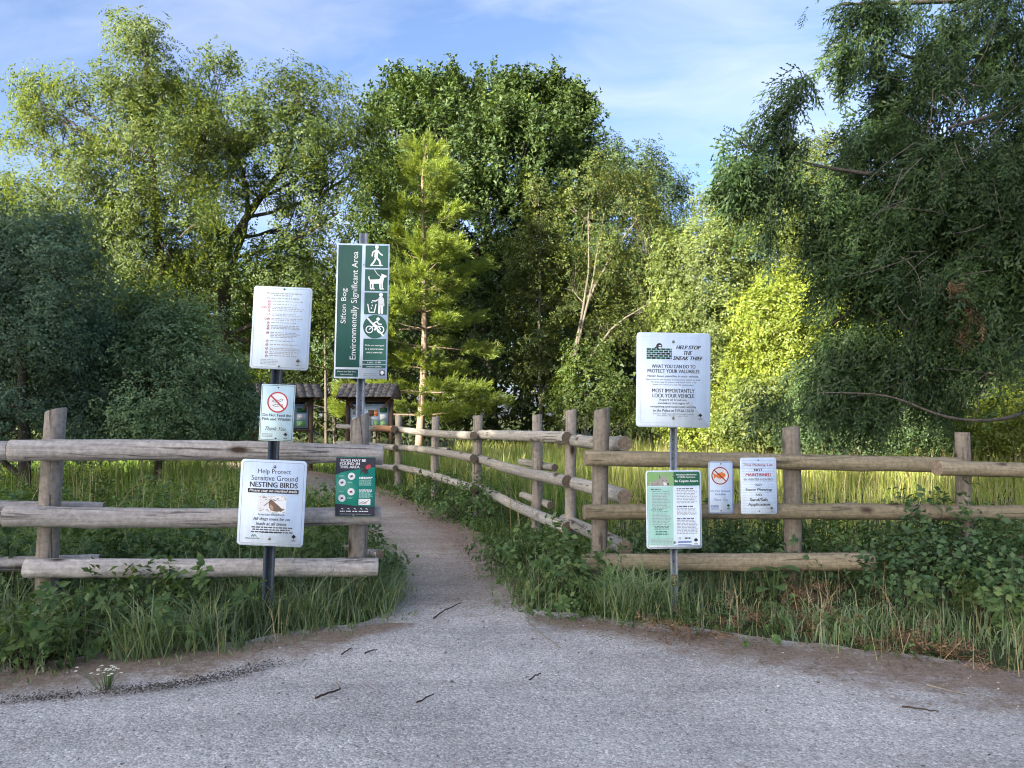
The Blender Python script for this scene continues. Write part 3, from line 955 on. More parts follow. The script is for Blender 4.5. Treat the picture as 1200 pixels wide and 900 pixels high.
def build_cedar():
    r = np.random.default_rng(50)
    D = 11.5
    base = gp(1275, D)
    root = empty('cedar_tree', base, 'huge dark drooping cedar filling the right side above the fence', 'tree')
    mb = MB()
    tp2 = np.array([base, tp_(1255, 300, D), tp_(1225, 60, D), tp_(1205, -140, D)])
    tt = np.linspace(0, 1, 12)
    tpts = np.stack([np.interp(tt, np.linspace(0, 1, 4), tp2[:, q]) for q in range(3)], 1)
    V, F = tube(tpts - base, .24 * (1 - .8 * tt) + .02, 10)
    mb.add(V, F)
    mb.build('trunk', M['bark'], root, True)
    # limbs as measured: start px,py,d -> bend -> end
    limbs = [((1195, 165, 11.2), (1100, 205, 10.0), (925, 187, 9.4)), ((1195, 40, 11.3), (1120, 70, 10.6), (1045, 60, 10)),
             ((1200, 330, 11.3), (1100, 320, 10.2), (975, 380, 9.6)), ((1205, 430, 11.2), (1100, 430, 9.9), (960, 455, 9.3)),
             ((1200, 255, 11.3), (1100, 240, 10.2), (1000, 270, 9.6)), ((1195, -10, 11.3), (1120, 0, 10.6), (985, 5, 10.0)),
             ((1205, 400, 11.2), (1180, 420, 9.5), (1080, 440, 8.8)), ((1200, 120, 11.2), (1180, 130, 9.6), (1110, 150, 8.9)),
             ((1210, 250, 11.2), (1210, 260, 9.4), (1150, 290, 8.6)), ((925, 187, 9.4), (890, 180, 9.3), (862, 160, 9.2)), ((890, 180, 9.3), (920, 130, 9.3), (945, 85, 9.2))]
    lm = {}
    for i, (a, b, c) in enumerate(limbs):
        A, B, C_ = tp_(*a), tp_(*b), tp_(*c)
        bp = bez(A, 2 * B - (A + C_) / 2, C_, 10)
        V, F = tube(bp - base, np.linspace(.07 if i < 9 else .022, .016 if i < 9 else .006, 10), 6)
        mesh_np('limb', V, F, M['bark'], root, True)
        lm[i] = bp
    # low dark bare limb curving across under the crown
    bp = np.array([tp_(*q) for q in [(1215, 470, 10.5), (1199, 487, 8.2), (1150, 495, 8.0), (1100, 488, 7.9), (1062, 470, 7.9), (1030, 461, 8.0), (960, 460, 8.3)]])
    t2 = np.linspace(0, 1, 20)
    bp = np.stack([np.interp(t2, np.linspace(0, 1, 7), bp[:, q]) for q in range(3)], 1)
    for _ in range(2):
        bp[1:-1] = (bp[:-2] + 2 * bp[1:-1] + bp[2:]) / 4
    V, F = tube(bp - base, np.linspace(.024, .006, 20), 6)
    mesh_np('limb', V, F, M['bark'], root, True)
    lobes = [lobe(1165, 40, 70, 60, 10.5, 0, 1.0), lobe(1105, 110, 75, 60, 10.3, 0, .9), lobe(1190, 140, 70, 80, 9.8, 0, .9), lobe(1050, 190, 45, 55, 10, 0, .7), lobe(1120, 230, 90, 75, 9.6, 0, .9),
             lobe(1040, 280, 60, 60, 9.6, 0, .7), lobe(1180, 290, 80, 90, 9.2, 0, .9), lobe(1012, 350, 45, 50, 9.4, 0, .6), lobe(1090, 360, 90, 65, 9.2, 0, .8), lobe(978, 425, 34, 42, 9.3, 0, .5), lobe(1040, 420, 80, 45, 9.2, 0, .7),
             lobe(1150, 420, 80, 55, 9.0, 0, .8), lobe(1000, 470, 55, 22, 9.1, 0, .5, .7), lobe(1130, 460, 50, 14, 9.4, 0, .4, .3), lobe(985, 260, 35, 40, 9.7, 0, .5, .7), lobe(1250, 200, 70, 200, 9.8, 0, 1.0, .7)]
    pos, nrm, idx = sample_lobes(lobes, 8200, r, 2.0, .75, 1.0)
    # loose sprays on the outer limbs
    ex = []
    for (px, py, rx, ry, d, n) in [(880, 190, 26, 18, 9.3, 80), (862, 205, 16, 28, 9.25, 70), (885, 215, 12, 35, 9.3, 60), (925, 200, 22, 28, 9.35, 60), (905, 150, 26, 20, 9.3, 70), (925, 120, 18, 22, 9.25, 55), (945, 95, 12, 12, 9.2, 24),
                                   (1010, 5, 42, 12, 10, 90), (1040, 20, 35, 22, 10, 90), (995, 55, 22, 28, 10, 80), (1030, 60, 25, 30, 10, 80), (1000, 75, 12, 18, 10, 30), (940, 165, 14, 10, 9.3, 20), (975, 215, 30, 12, 9.5, 50), (1015, 150, 25, 25, 9.9, 70), (1000, 170, 18, 18, 9.8, 40),
                                   (1060, 5, 30, 20, 10.2, 60), (910, 260, 12, 20, 9.3, 20), (975, 330, 20, 25, 9.4, 40), (912, 470, 22, 20, 9.2, 40)]:
        c = np.array(P(px, py, d))
        k = d / FPX
        ex.append(c + r.normal(0, .55, (n, 3)) * np.array([rx * k, .25, ry * k]))
    pos = np.concatenate([pos] + ex)
    n = len(pos)
    o = pos[:, :2] - base[None, :2]
    o /= np.linalg.norm(o, axis=1, keepdims=True)
    dirs = np.c_[o * .5, np.full(n, -.95)] + r.normal(0, .34, (n, 3))
    V = scatter(T_CEDAR, pos, dirs, r.uniform(.45, 1.1, n), r)
    quads_mesh('crown', V - base, M['cedar'], root)
    # dead brown spray hanging in the crown
    hp = np.array([tp_(*q) for q in [(1115, 330, 8.5), (1130, 345, 8.5), (1137, 370, 8.5), (1128, 385, 8.5), (1122, 335, 8.5)]])
    pp = np.repeat(hp, 12, 0) + r.normal(0, .07, (60, 3))
    V = scatter(T_CEDAR, pp, np.array([.1, 0, -1]) + r.normal(0, .25, (60, 3)), r.uniform(.3, .55, 60), r)
    quads_mesh('dead_spray', V - base, M['dead'], root)
    # bare grey twigs
    tw = MB()
    for i in range(85):
        px, py = r.uniform(1050, 1190), r.uniform(90, 470)
        d = r.uniform(8.3, 9.0) if r.uniform() < .6 else r.uniform(9, 10)
        a = np.array(P(px, py, d))
        L = r.uniform(.4, 1.3)
        e = a + np.array([-r.uniform(-.3, 1) * L, -.25 * L, r.normal(-.15, .4) * L])
        V, F = tube(bez(a, (a + e) / 2 + r.normal(0, .1, 3), e, 6) - base, np.linspace(.008, .003, 6), 4)
        tw.add(V, F)
    tw.build('bare_twigs', M['bark_pale'], root)['kind'] = 'stuff'


def build_woods():
    r = np.random.default_rng(60)
    # far wood behind everything: one mass
    n = 7000
    x = r.uniform(-44, 36, n)
    y = 44 + r.uniform(0, 16, n) + .02 * x * x * .2
    hmax = np.interp(x, [-48, -30, -12, -4, 3, 7, 9, 13, 20, 30, 48], [13, 11, 11, 12, 12, 11, 8, 7, 10, 13, 14])
    z = r.uniform(.2, 1, n) ** .8 * hmax
    x, y, z = np.r_[x, r.uniform(13, 34, 1400)], np.r_[y, r.uniform(38, 48, 1400)], np.r_[z, r.uniform(.3, 6.5, 1400)]
    n += 1400
    V1 = scatter(T_WOOD, np.c_[x, y, z], np.c_[r.normal(0, .6, (n, 2)), np.full(n, .5)], r.uniform(.9, 1.6, n), r)
    o = quads_mesh('woods', V1, M['woods'], None, 'stuff')
    # understorey between the trees
    n = 2500
    x = r.uniform(-24, 12, n)
    y = r.uniform(30, 40, n)
    z = r.uniform(.1, 1, n) ** 1.3 * 4.5
    V2 = scatter(T_WOOD, np.c_[x, y, z], np.c_[r.normal(0, .6, (n, 2)), np.full(n, .5)], r.uniform(.6, 1.0, n), r)
    quads_mesh('undergrowth', V2, M['woods'], None, 'stuff')
    # belt of trees to the left of and behind the car park: what shades the foreground
    r = np.random.default_rng(61)
    BELT = []
    for pp, hh, rr_ in [(-17.6, 21.5, 2.2), (-15.6, 21.3, 2.0), (-12.6, 18.0, 2.4), (-9.7, 18.2, 2.3), (-7.2, 18.4, 2.2), (-5.2, 18.3, 2.1), (-.9, 25.5, 2.4), (2.2, 25.8, 2.4), (5.2, 25.3, 2.4)]:
        T_ = 45 + r.uniform(-1.5, 1.5)
        BELT.append((.714 * pp - .70 * T_, -.70 * pp - .714 * T_, hh, rr_))
    mb = MB()
    pos = []
    for (tx, ty, h, rad) in BELT:
        V, F = tube([[tx, ty, -.1], [tx, ty, h * .5], [tx, ty, h * .85]], [.45, .3, .08], 7)
        mb.add(V, F)
        k = int(rad * rad * h * 4.6)
        u = r.normal(size=(k, 3))
        u /= np.linalg.norm(u, axis=1, keepdims=True)
        u *= (r.uniform(0, 1, k) ** .36)[:, None]
        pos.append(np.array([tx, ty, h - 8.5]) + u * np.array([rad, rad, 8.5]))
    pos = np.concatenate(pos)
    V = scatter(T_WOOD, pos, np.c_[r.normal(0, .8, (len(pos), 2)), r.normal(.4, .4, len(pos))], r.uniform(1.7, 2.4, len(pos)), r)
    mb.add(V.reshape(-1, 3), np.arange(V.shape[0] * V.shape[1]).reshape(-1, V.shape[1]), 1)
    o = mb.build('treeline', [M['bark'], M['woods']])
    tag(o, kind='stuff')
    # thin dark trunks that can be told apart in the shade of the wood
    specs = [(603, 33, .05), (618, 35, .06), (652, 34, .045), (680, 36, .06), (705, 33, .05), (730, 35, .07), (760, 34, .05), (383, 25, .045), (300, 30, .08), (332, 28, .06), (440, 33, .07), (395, 31, .08), (470, 35, .06), (545, 34, .07)]
    lab = {603: 'thin dark trunk just right of the pine', 618: 'thin trunk second to the right of the pine', 652: 'thin dark trunk left of the leaning pale trunk', 680: 'dark trunk behind the leaning pale trunk',
           705: 'thin dark trunk above the grey-topped log posts', 730: 'stouter dark trunk left of the sneak thief sign', 760: 'thin dark trunk at the left edge of the sneak thief sign', 383: 'slender grey trunk standing between the two notice boards',
           300: 'dark trunk left of the rules sign', 332: 'dark trunk behind the do not feed sign', 440: 'dark trunk behind the right notice board', 395: 'dark trunk behind the gap between the notice boards', 470: 'dark trunk just left of the pine', 545: 'dark trunk under the pine branches'}
    for i, (px, d, rr) in enumerate(specs):
        b = gp(px, d)
        h = r.uniform(5.5, 8)
        root = empty('thin_tree', b, lab[px], 'tree', 'thin trees at the edge of the wood')
        lean = r.normal(0, .35, 2)
        p = np.array([[0, 0, 0], [lean[0] * .3, lean[1] * .3, h * .4], [lean[0] * .8, lean[1], h * .75], [lean[0], lean[1] * 1.3, h]])
        V, F = tube(p, [rr * 1.3, rr, rr * .7, .01], 7)
        t = MB().add(V, F)
        for q in range(9):
            zz = r.uniform(.8, h * .8)
            a = r.uniform(0, 6.28)
            s0 = np.array([np.interp(zz, p[:, 2], p[:, 0]), np.interp(zz, p[:, 2], p[:, 1]), zz])
            e = s0 + np.array([cos(a), sin(a), .35]) * r.uniform(.6, 1.5)
            V, F = tube(bez(s0, (s0 + e) / 2 - np.array([0, 0, .1]), e, 5), np.linspace(rr * .3, .004, 5), 4)
            t.add(V, F)
        t.build('trunk', M['bark'], root, True)
        m = 34
        cp = np.c_[r.normal(lean[0], .8, m), r.normal(lean[1], .8, m), h * r.uniform(.45, 1.05, m)]
        V = scatter(T_OVAL, cp, np.c_[r.normal(0, .6, (m, 2)), np.full(m, .4)], r.uniform(.8, 1.2, m), r)
        quads_mesh('crown', V, M['leaf_dark'], root)


# ------------------------------------------------------------------ logs and fences
def log(name, A, B, ra, rb, mat, end, parent, r, sides=14, slant=0.0, rings=None, proto_bend=.012):
    """round timber from A to B; local Z runs along it"""
    A, B = Vector(A), Vector(B)
    L = (B - A).length
    m = rings or max(6, int(L / .09))
    t = np.linspace(0, 1, m)
    a = np.linspace(0, 2 * pi, sides, endpoint=False)
    rad = (ra + (rb - ra) * t)[:, None] * (1 + .022 * np.sin(2 * a[None] + r.uniform(0, 6)) + .016 * np.sin(3 * a[None] + 5 * t[:, None] + r.uniform(0, 6)))
    rad = rad * (1 + r.normal(0, .02, (m, sides)))
    # worn arrises at the ends
    for _k in range(max(1, int(L * 1.2))):
        rad *= 1 + .16 * np.exp(-((t[:, None] - r.uniform(.05, .95)) * L / .10) ** 2) * np.exp(-((np.angle(np.exp(1j * (a[None] - r.uniform(0, 6.28))))) / .5) ** 2)
    bx_ = proto_bend * L * np.sin(pi * t) * r.uniform(-1, 1)
    by_ = proto_bend * L * np.sin(pi * t) * r.uniform(-1, 1)
    X = rad * np.cos(a)[None] + bx_[:, None]
    Y = rad * np.sin(a)[None] + by_[:, None]
    Z = np.repeat((t * L)[:, None], sides, 1)
    if slant:
        Z[-1] += slant * X[-1]
        Z[-2] += slant * X[-2] * .5
    V = np.stack([X, Y, Z], -1)
    # bevel rings at both ends
    c0 = V[0] * [.96, .96, 1] - [0, 0, .004]
    c1 = V[-1] * [.96, .96, 1] + [0, 0, .004]
    V = np.concatenate([c0[None], V, c1[None]])
    M_ = len(V)
    i = np.arange(M_ - 1)[:, None] * sides
    j = np.arange(sides)[None]
    k = (j + 1) % sides
    F = np.stack([i + j, i + k, i + sides + k, i + sides + j], -1).reshape(-1, 4)
    caps = [np.arange(sides)[::-1][None], (np.arange(sides) + (M_ - 1) * sides)[None]]
    mi = np.concatenate([np.zeros(len(F)), [1, 1]])
    o = mesh_np(name, V.reshape(-1, 3), [F] + caps, [M[mat], M[end]], parent, False, mi)
    o.data.polygons.foreach_set('use_smooth', np.concatenate([np.ones(len(F), bool), [False, False]]))
    zz = (B - A).normalized()
    xx = Vector((1, 0, 0)) if abs(zz.z) > .7 else Vector((0, 0, 1)).cross(zz)
    xx = (xx - zz * xx.dot(zz)).normalized()
    yy = zz.cross(xx)
    q = Matrix((xx, yy, zz)).transposed().to_quaternion()
    pl_ = Vector(parent.location) if parent else Vector((0, 0, 0))
    o.location = A - pl_
    o.rotation_mode = 'QUATERNION'
    o.rotation_quaternion = q
    return o


def post(pxt, pyt, pxb, d, w_px, mat, parent, r, slant=0.0, end='end_grey'):
    top = P(pxt, pyt, d)
    b = P(pxb, 650, d)
    g = top + (b - top) * ((top.z + .25) / (top.z - b.z))
    rr = w_px * d / FPX / 2 * .9
    o = log('post', g, top, rr * 1.04, rr, mat, end, parent, r, 14, slant, 9, .006)
    return o


def build_fences():
    r = np.random.default_rng(80)
    # ---- left fence
    f = empty('log_fence', (-2.6, 5.7, 0), 'weathered grey log rail fence on the left of the path entrance', 'fence', 'log fences')
    dl = lambda px: 5.36 + (px - 12) * (6.02 - 5.36) / 436.0
    post(65.5, 481, 58, dl(62) + .17, 26, 'wood_post', f, r, .28)
    post(421.5, 489, 418, dl(420) + .16, 23.5, 'wood_post', f, r, .5)
    post(-260, 482, -262, 5.3, 27, 'wood_post', f, r, .2)

    def rl(x0, y0, x1, y1, w0, w1, off=0.0, mat='wood_grey', end='end_grey', bend=.006):
        d0, d1 = dl(x0) + off, dl(x1) + off
        log('rail', P(x0, y0, d0), P(x1, y1, d1), w0 * d0 / FPX / 2, w1 * d1 / FPX / 2, mat, end, f, r, 16, 0, None, bend * 1.8)
    rl(12, 528, 448, 533.5, 24.5, 22)
    rl(-280, 530, 9, 528, 24, 22, .015)
    rl(6, 605, 445, 603.5, 24.5, 21.5)
    rl(-280, 606, 4, 604.5, 24, 19, .02)
    rl(30, 666, 442, 664.5, 22.5, 21)
    rl(-280, 598, 121, 597, 20, 17, .34)
    rl(-200, 663, 116, 658, 19, 17, .34)
    log('rail', P(445, 649.5, 6.15), P(405, 642, 7.1), .037, .04, 'wood_grey', 'end_dark', f, r, 10)

    # ---- right fence
    f2 = empty('log_fence', (3.2, 6.6, 0), 'olive-brown log rail fence on the right carrying two small signs', 'fence', 'log fences')
    post(705.5, 479.5, 703, 6.72, 20.5, 'wood_post_olive', f2, r, .25)
    post(926.5, 501, 928.5, 6.98, 22, 'wood_post_olive', f2, r, .12)
    post(1127.5, 507, 1133, 7.2, 18, 'wood_post_olive', f2, r, .0)
    post(1330, 512, 1338, 7.6, 18, 'wood_post_olive', f2, r, .1)

    def rr_(x0, y0, d0, x1, y1, d1, w0, w1, bend=.006, end='end_grey'):
        log('rail', P(x0, y0, d0), P(x1, y1, d1), w0 * d0 / FPX / 2, w1 * d1 / FPX / 2, 'wood_olive', end, f2, r, 16, 0, None, bend)
    rr_(686, 537, 6.55, 1126, 545, 7.03, 18, 17.5)
    rr_(1098, 548.5, 6.86, 1420, 553, 7.6, 18, 17)
    rr_(685, 600, 6.55, 1097, 600, 6.93, 18, 19.5)
    rr_(1098, 601, 6.95, 1420, 604, 7.6, 18, 17)
    rr_(682, 658.5, 6.53, 1021, 658, 6.62, 19, 20.5)
    rr_(906, 654, 7.15, 1100, 653, 7.36, 15, 17)
    rr_(1102, 656, 7.3, 1420, 660, 7.9, 16, 17)

    # ---- fence along the path
    f3 = empty('log_fence', (0, 11.5, 0), 'pale log rail fence leading away along the right side of the path', 'fence', 'log fences')
    post(669.5, 480.5, 668.5, 8.75, 14, 'wood_post', f3, r, .2)
    post(629.5, 486, 628, 10.25, 13.2, 'wood_post', f3, r, .1)
    post(560.5, 487, 558, 11.95, 12.3, 'wood_post', f3, r, .08)
    post(510.5, 488.5, 508.5, 14.2, 10, 'wood_post', f3, r, .08)
    post(467, 486.5, 465, 16.6, 8.8, 'wood_post', f3, r, .08)
    post(432, 488, 431, 19.2, 7.5, 'wood_post', f3, r, .1)

    def ra(x0, y0, d0, x1, y1, d1, ra_, rb_, end='end_dark', bend=.006, mat='wood_pale'):
        return log('rail', P(x0, y0, d0), P(x1, y1, d1), ra_, rb_, mat, end, f3, r, 14, 0, None, bend)
    for (y0, y1) in ((520, 514.5), (582, 562.5), (642, 609)):
        ra(732, y0, 6.86, 661, y1, 9.1, .072, .068, 'end_grey')
    for (y0, y1, b) in ((513, 509, .004), (564, 535.5, .016), (618.5, 568, .016)):
        ra(664.5, y0, 8.55, 556, y1, 12.25, .071, .068, 'end_dark', b)
    for (y0, y1) in ((510.5, 502.3), (537, 524), (573, 546.5)):
        ra(555, y0, 11.7, 463, y1, 16.95, .066, .066)
    for (y0, y1) in ((502.5, 499.5), (524.6, 519), (548.4, 541)):
        ra(463, y0, 16.35, 396, y1, 20.0, .062, .06)
    o = ra(461.5, 502.6, 16.2, 440, 501.3, 17.4, .071, .068, 'end_dark', 0, 'sun_paint')  # piece over the far top rail; its orange paints a spot of sunlight
    ra(650, 548, 9.9, 610, 541, 11.3, .05, .05)
    ra(645, 592, 10.0, 612, 580, 11.2, .05, .05)
    ra(526, 528, 13.6, 500, 526, 14.9, .05, .05)


# ------------------------------------------------------------------ signs
COLS = {
    'white': (.66, .77, .90), 'black': (.022, .024, .028), 'grey': (.30, .32, .34), 'pale': (.58, .76, .80), 'red': (.42, .03, .05), 'green': (.004, .075, .060), 'teal': (.012, .235, .170), 'navy': (.010, .014, .035),
    'dgreen': (.012, .11, .055), 'mint': (.36, .62, .55), 'orange': (.75, .22, .04), 'blue': (.10, .17, .45), 'brown': (.17, .10, .065), 'tan': (.38, .28, .20), 'fur': (.33, .31, .28), 'leafgreen': (.22, .42, .16), 'maroon': (.30, .02, .03), 'lblue': (.42, .55, .72), 'snow': (.74, .76, .78), 'dk': (.09, .09, .09),
}
_pm = {}


def paint(c):
    if c not in _pm:
        _pm[c] = flat_mat('paint_' + c, COLS[c], .42, .35, .05)
    return _pm[c]


_tcache = {}


def text_mesh(s, bold=0.0, shear=0.0):
    key = (s, bold, shear)
    if key in _tcache:
        return _tcache[key]
    cu = bpy.data.curves.new('lettering', 'FONT')
    cu.body = s
    cu.size = 1
    cu.resolution_u = 3
    cu.offset = bold * .6
    cu.shear = shear
    o = bpy.data.objects.new('lettering', cu)
    COL.objects.link(o)
    bpy.context.view_layer.update()
    me = bpy.data.meshes.new_from_object(o.evaluated_get(bpy.context.evaluated_depsgraph_get()))
    n = len(me.vertices)
    V = np.zeros(n * 3, np.float32)
    me.vertices.foreach_get('co', V)
    V = V.reshape(-1, 3)[:, :2]
    tri = []
    for p in me.polygons:
        vs = list(p.vertices)
        for q in range(1, len(vs) - 1):
            tri.append((vs[0], vs[q], vs[q + 1]))
    bpy.data.objects.remove(o)
    bpy.data.curves.remove(cu)
    bpy.data.meshes.remove(me)
    _tcache[key] = (V, np.array(tri, np.int64).reshape(-1, 3))
    return _tcache[key]


def rrect(w, h, rad, n=6):
    pts = []
    for cx_, cy_, a0 in ((w / 2 - rad, h / 2 - rad, 0), (-w / 2 + rad, h / 2 - rad, pi / 2), (-w / 2 + rad, -h / 2 + rad, pi), (w / 2 - rad, -h / 2 + rad, 1.5 * pi)):
        for k in range(n + 1):
            a = a0 + pi / 2 * k / n
            pts.append((cx_ + rad * cos(a), cy_ + rad * sin(a)))
    return np.array(pts)


class Sign:
    """flat plate facing -Y; coordinates of marks are fractions of the plate from its top left corner"""
    T = .004

    def __init__(self, name, label, px, py, d, wpx, hpx, roll=0.0, yaw=0.0, rad=.03, face='white', edge='white', cat='sign'):
        k = d / FPX
        self.w, self.h = wpx * k, hpx * k
        self.root = empty(name, P(px, py, d), label, cat)
        self.root.rotation_euler = (0, R(roll), R(yaw))
        self.uid, self.count = 0, 0
        ol = rrect(self.w, self.h, rad)
        n = len(ol)
        F_ = np.c_[ol[:, 0], np.full(n, -self.T), ol[:, 1]]
        B_ = np.c_[ol[:, 0], np.full(n, 0.0), ol[:, 1]]
        i = np.arange(n)
        side = np.stack([i, i + n, (i + 1) % n + n, (i + 1) % n], 1)
        o = mesh_np('panel', np.concatenate([F_, B_]), [np.arange(n)[None], (np.arange(n)[::-1] + n)[None], side], [paint(face), paint(edge)], self.root, False, [0] + [1] * (n + 1))
        self.parts = {}

    def xy(self, p):
        p = np.asarray(p, float).reshape(-1, 2)
        return np.c_[(p[:, 0] - .5) * self.w, (.5 - p[:, 1]) * self.h]

    def put(self, part, col, XY, tris, layer=1):
        if self.uid:
            part = part + '#' + str(self.uid)
        V = np.c_[XY[:, 0], np.full(len(XY), -self.T - .0007 * layer), XY[:, 1]]
        self.parts.setdefault((part, col), MB()).add(V, tris)

    def poly(self, part, col, pts, layer=1):
        X = self.xy(pts)
        self.put(part, col, X, np.arange(len(X))[None], layer)

    def rect(self, part, col, x0, y0, x1, y1, layer=1):
        self.poly(part, col, [(x0, y1), (x1, y1), (x1, y0), (x0, y0)], layer)

    def disc(self, part, col, x, y, r, layer=1, ry=None, n=20, rot=0.0):
        """r as a fraction of the width; ry too"""
        ry = ry or r
        a = np.linspace(0, 2 * pi, n, endpoint=False)
        c = self.xy((x, y))
        ex, ey = r * self.w * np.cos(a), ry * self.w * np.sin(a)
        X = c + np.c_[ex * cos(rot) - ey * sin(rot), ex * sin(rot) + ey * cos(rot)]
        self.put(part, col, X, np.arange(n)[None], layer)

    def ring(self, part, col, x, y, r, th, layer=1, n=28):
        a = np.linspace(0, 2 * pi, n, endpoint=False)
        c = self.xy((x, y))
        u = np.c_[np.cos(a), np.sin(a)]
        X = np.concatenate([c + u * r * self.w, c + u * (r - th) * self.w])
        i = np.arange(n)
        j = (i + 1) % n
        self.put(part, col, X, np.stack([i, j, j + n, i + n], 1), layer)

    def stroke(self, part, col, pts, th, layer=1):
        """polyline with rounded ends, th a fraction of the width"""
        X = self.xy(pts)
        hw = th * self.w / 2
        for a, b in zip(X[:-1], X[1:]):
            d = (b - a) / (np.linalg.norm(b - a) + 1e-9)
            n = np.array([-d[1], d[0]]) * hw
            self.put(part, col, np.array([a - n, b - n, b + n, a + n]), np.arange(4)[None], layer)
        ang = np.linspace(0, 2 * pi, 8, endpoint=False)
        for q in X:
            self.put(part, col, q + hw * np.c_[np.cos(ang), np.sin(ang)], np.arange(8)[None], layer + .3)

    def frame(self, part, col, inset, th, rad, layer=1):
        a, b = rrect(self.w - 2 * inset, self.h - 2 * inset, rad), rrect(self.w - 2 * inset - 2 * th, self.h - 2 * inset - 2 * th, max(.001, rad - th))
        n = len(a)
        i = np.arange(n)
        j = (i + 1) % n
        self.put(part, col, np.concatenate([a, b]), np.stack([i, j, j + n, i + n], 1), layer)

    def text(self, part, s, x, y, wd, ht, col='black', bold=0.0, shear=0.0, layer=2, vert=False):
        """fit the words into a box wd x ht (fractions) centred on x, y"""
        V, T_ = text_mesh(s, 0.0, shear)
        lo, hi = V.min(0), V.max(0)
        U = (V - (lo + hi) / 2) / (hi - lo)
        c = self.xy((x, y))
        self.count += 1
        part = part + '#t' + str(self.count)
        if vert:
            X = np.c_[-U[:, 1] * ht * self.w, U[:, 0] * wd * self.h]
        else:
            X = U * np.array([wd * self.w, ht * self.h])
        self.put(part, col, X + c, T_, layer)
        if bold > 0:
            d = np.array([0, 1.0]) if vert else np.array([1.0, 0])
            for k in (-1, 1):
                self.put(part, col, X + c + d * k * min(.05, bold * 1.3) * ht * self.h, T_, layer + .25 * (k + 2) * .3)

    def lines(self, part, x0, x1, y0, y1, n, col='grey', r=None, th=.5, ragged=.25, center=False):
        """print too small to read: rows of word-length dashes"""
        r = r or random
        st = (y1 - y0) / n
        for k in range(n):
            y = y0 + st * k
            xe = x1 - r.uniform(0, ragged) * (x1 - x0)
            a = x0 + ((x1 - xe) / 2 if center else 0)
            xe = xe if not center else a + (xe - x0)
            while a < xe - .01:
                wl = min(r.uniform(.02, .075), xe - a)
                self.rect(part, col, a, y, a + wl, y + st * th, 1.5)
                a += wl + .012

    def bolt(self, x, y, rr=.008, mat='bolt'):
        c = self.xy((x, y))[0]
        a = np.linspace(0, 2 * pi, 12, endpoint=False)
        prof = [(rr, 0), (rr, .003), (rr * .7, .0055), (rr * .25, .0065)]
        V = np.concatenate([np.c_[c[0] + q * np.cos(a), np.full(12, -self.T - .002 - h), c[1] + q * np.sin(a)] for q, h in prof])
        i = np.arange(3)[:, None] * 12
        j = np.arange(12)[None]
        F = np.stack([i + j, i + (j + 1) % 12, i + 12 + (j + 1) % 12, i + 12 + j], -1).reshape(-1, 4)
        mesh_np('bolt', V, [F, (np.arange(12) + 36)[None]], M[mat], self.root, True)

    def done(self):
        for (part, col), mb in self.parts.items():
            nm = part.split('#')[0]
            o = mb.build(nm, paint(col), self.root)
            if nm in ('small_print', 'wavy_lines', 'symbol', 'brick_emblem', 'picture', 'bird_picture', 'animal_picture', 'tick_picture', 'fish_picture', 'emblem', 'print') or len(mb.v) > 12:
                o['kind'] = 'stuff'
        return self.root


def city_tree(s, x, y, k=.05, col='black'):
    """small tree emblem over a line of tiny lettering"""
    for dx, dy, q in ((0, -.6, .55), (-.55, -.1, .5), (.55, -.1, .5), (0, .05, .6)):
        s.disc('emblem', col, x + dx * k, y + dy * k * s.w / s.h, q * k, 2)
    s.rect('emblem', col, x - .12 * k, y + .4 * k * s.w / s.h, x + .12 * k, y + 1.3 * k * s.w / s.h, 2)
    s.rect('emblem', col, x - k, y + 1.7 * k * s.w / s.h, x + k, y + 2.1 * k * s.w / s.h, 2)


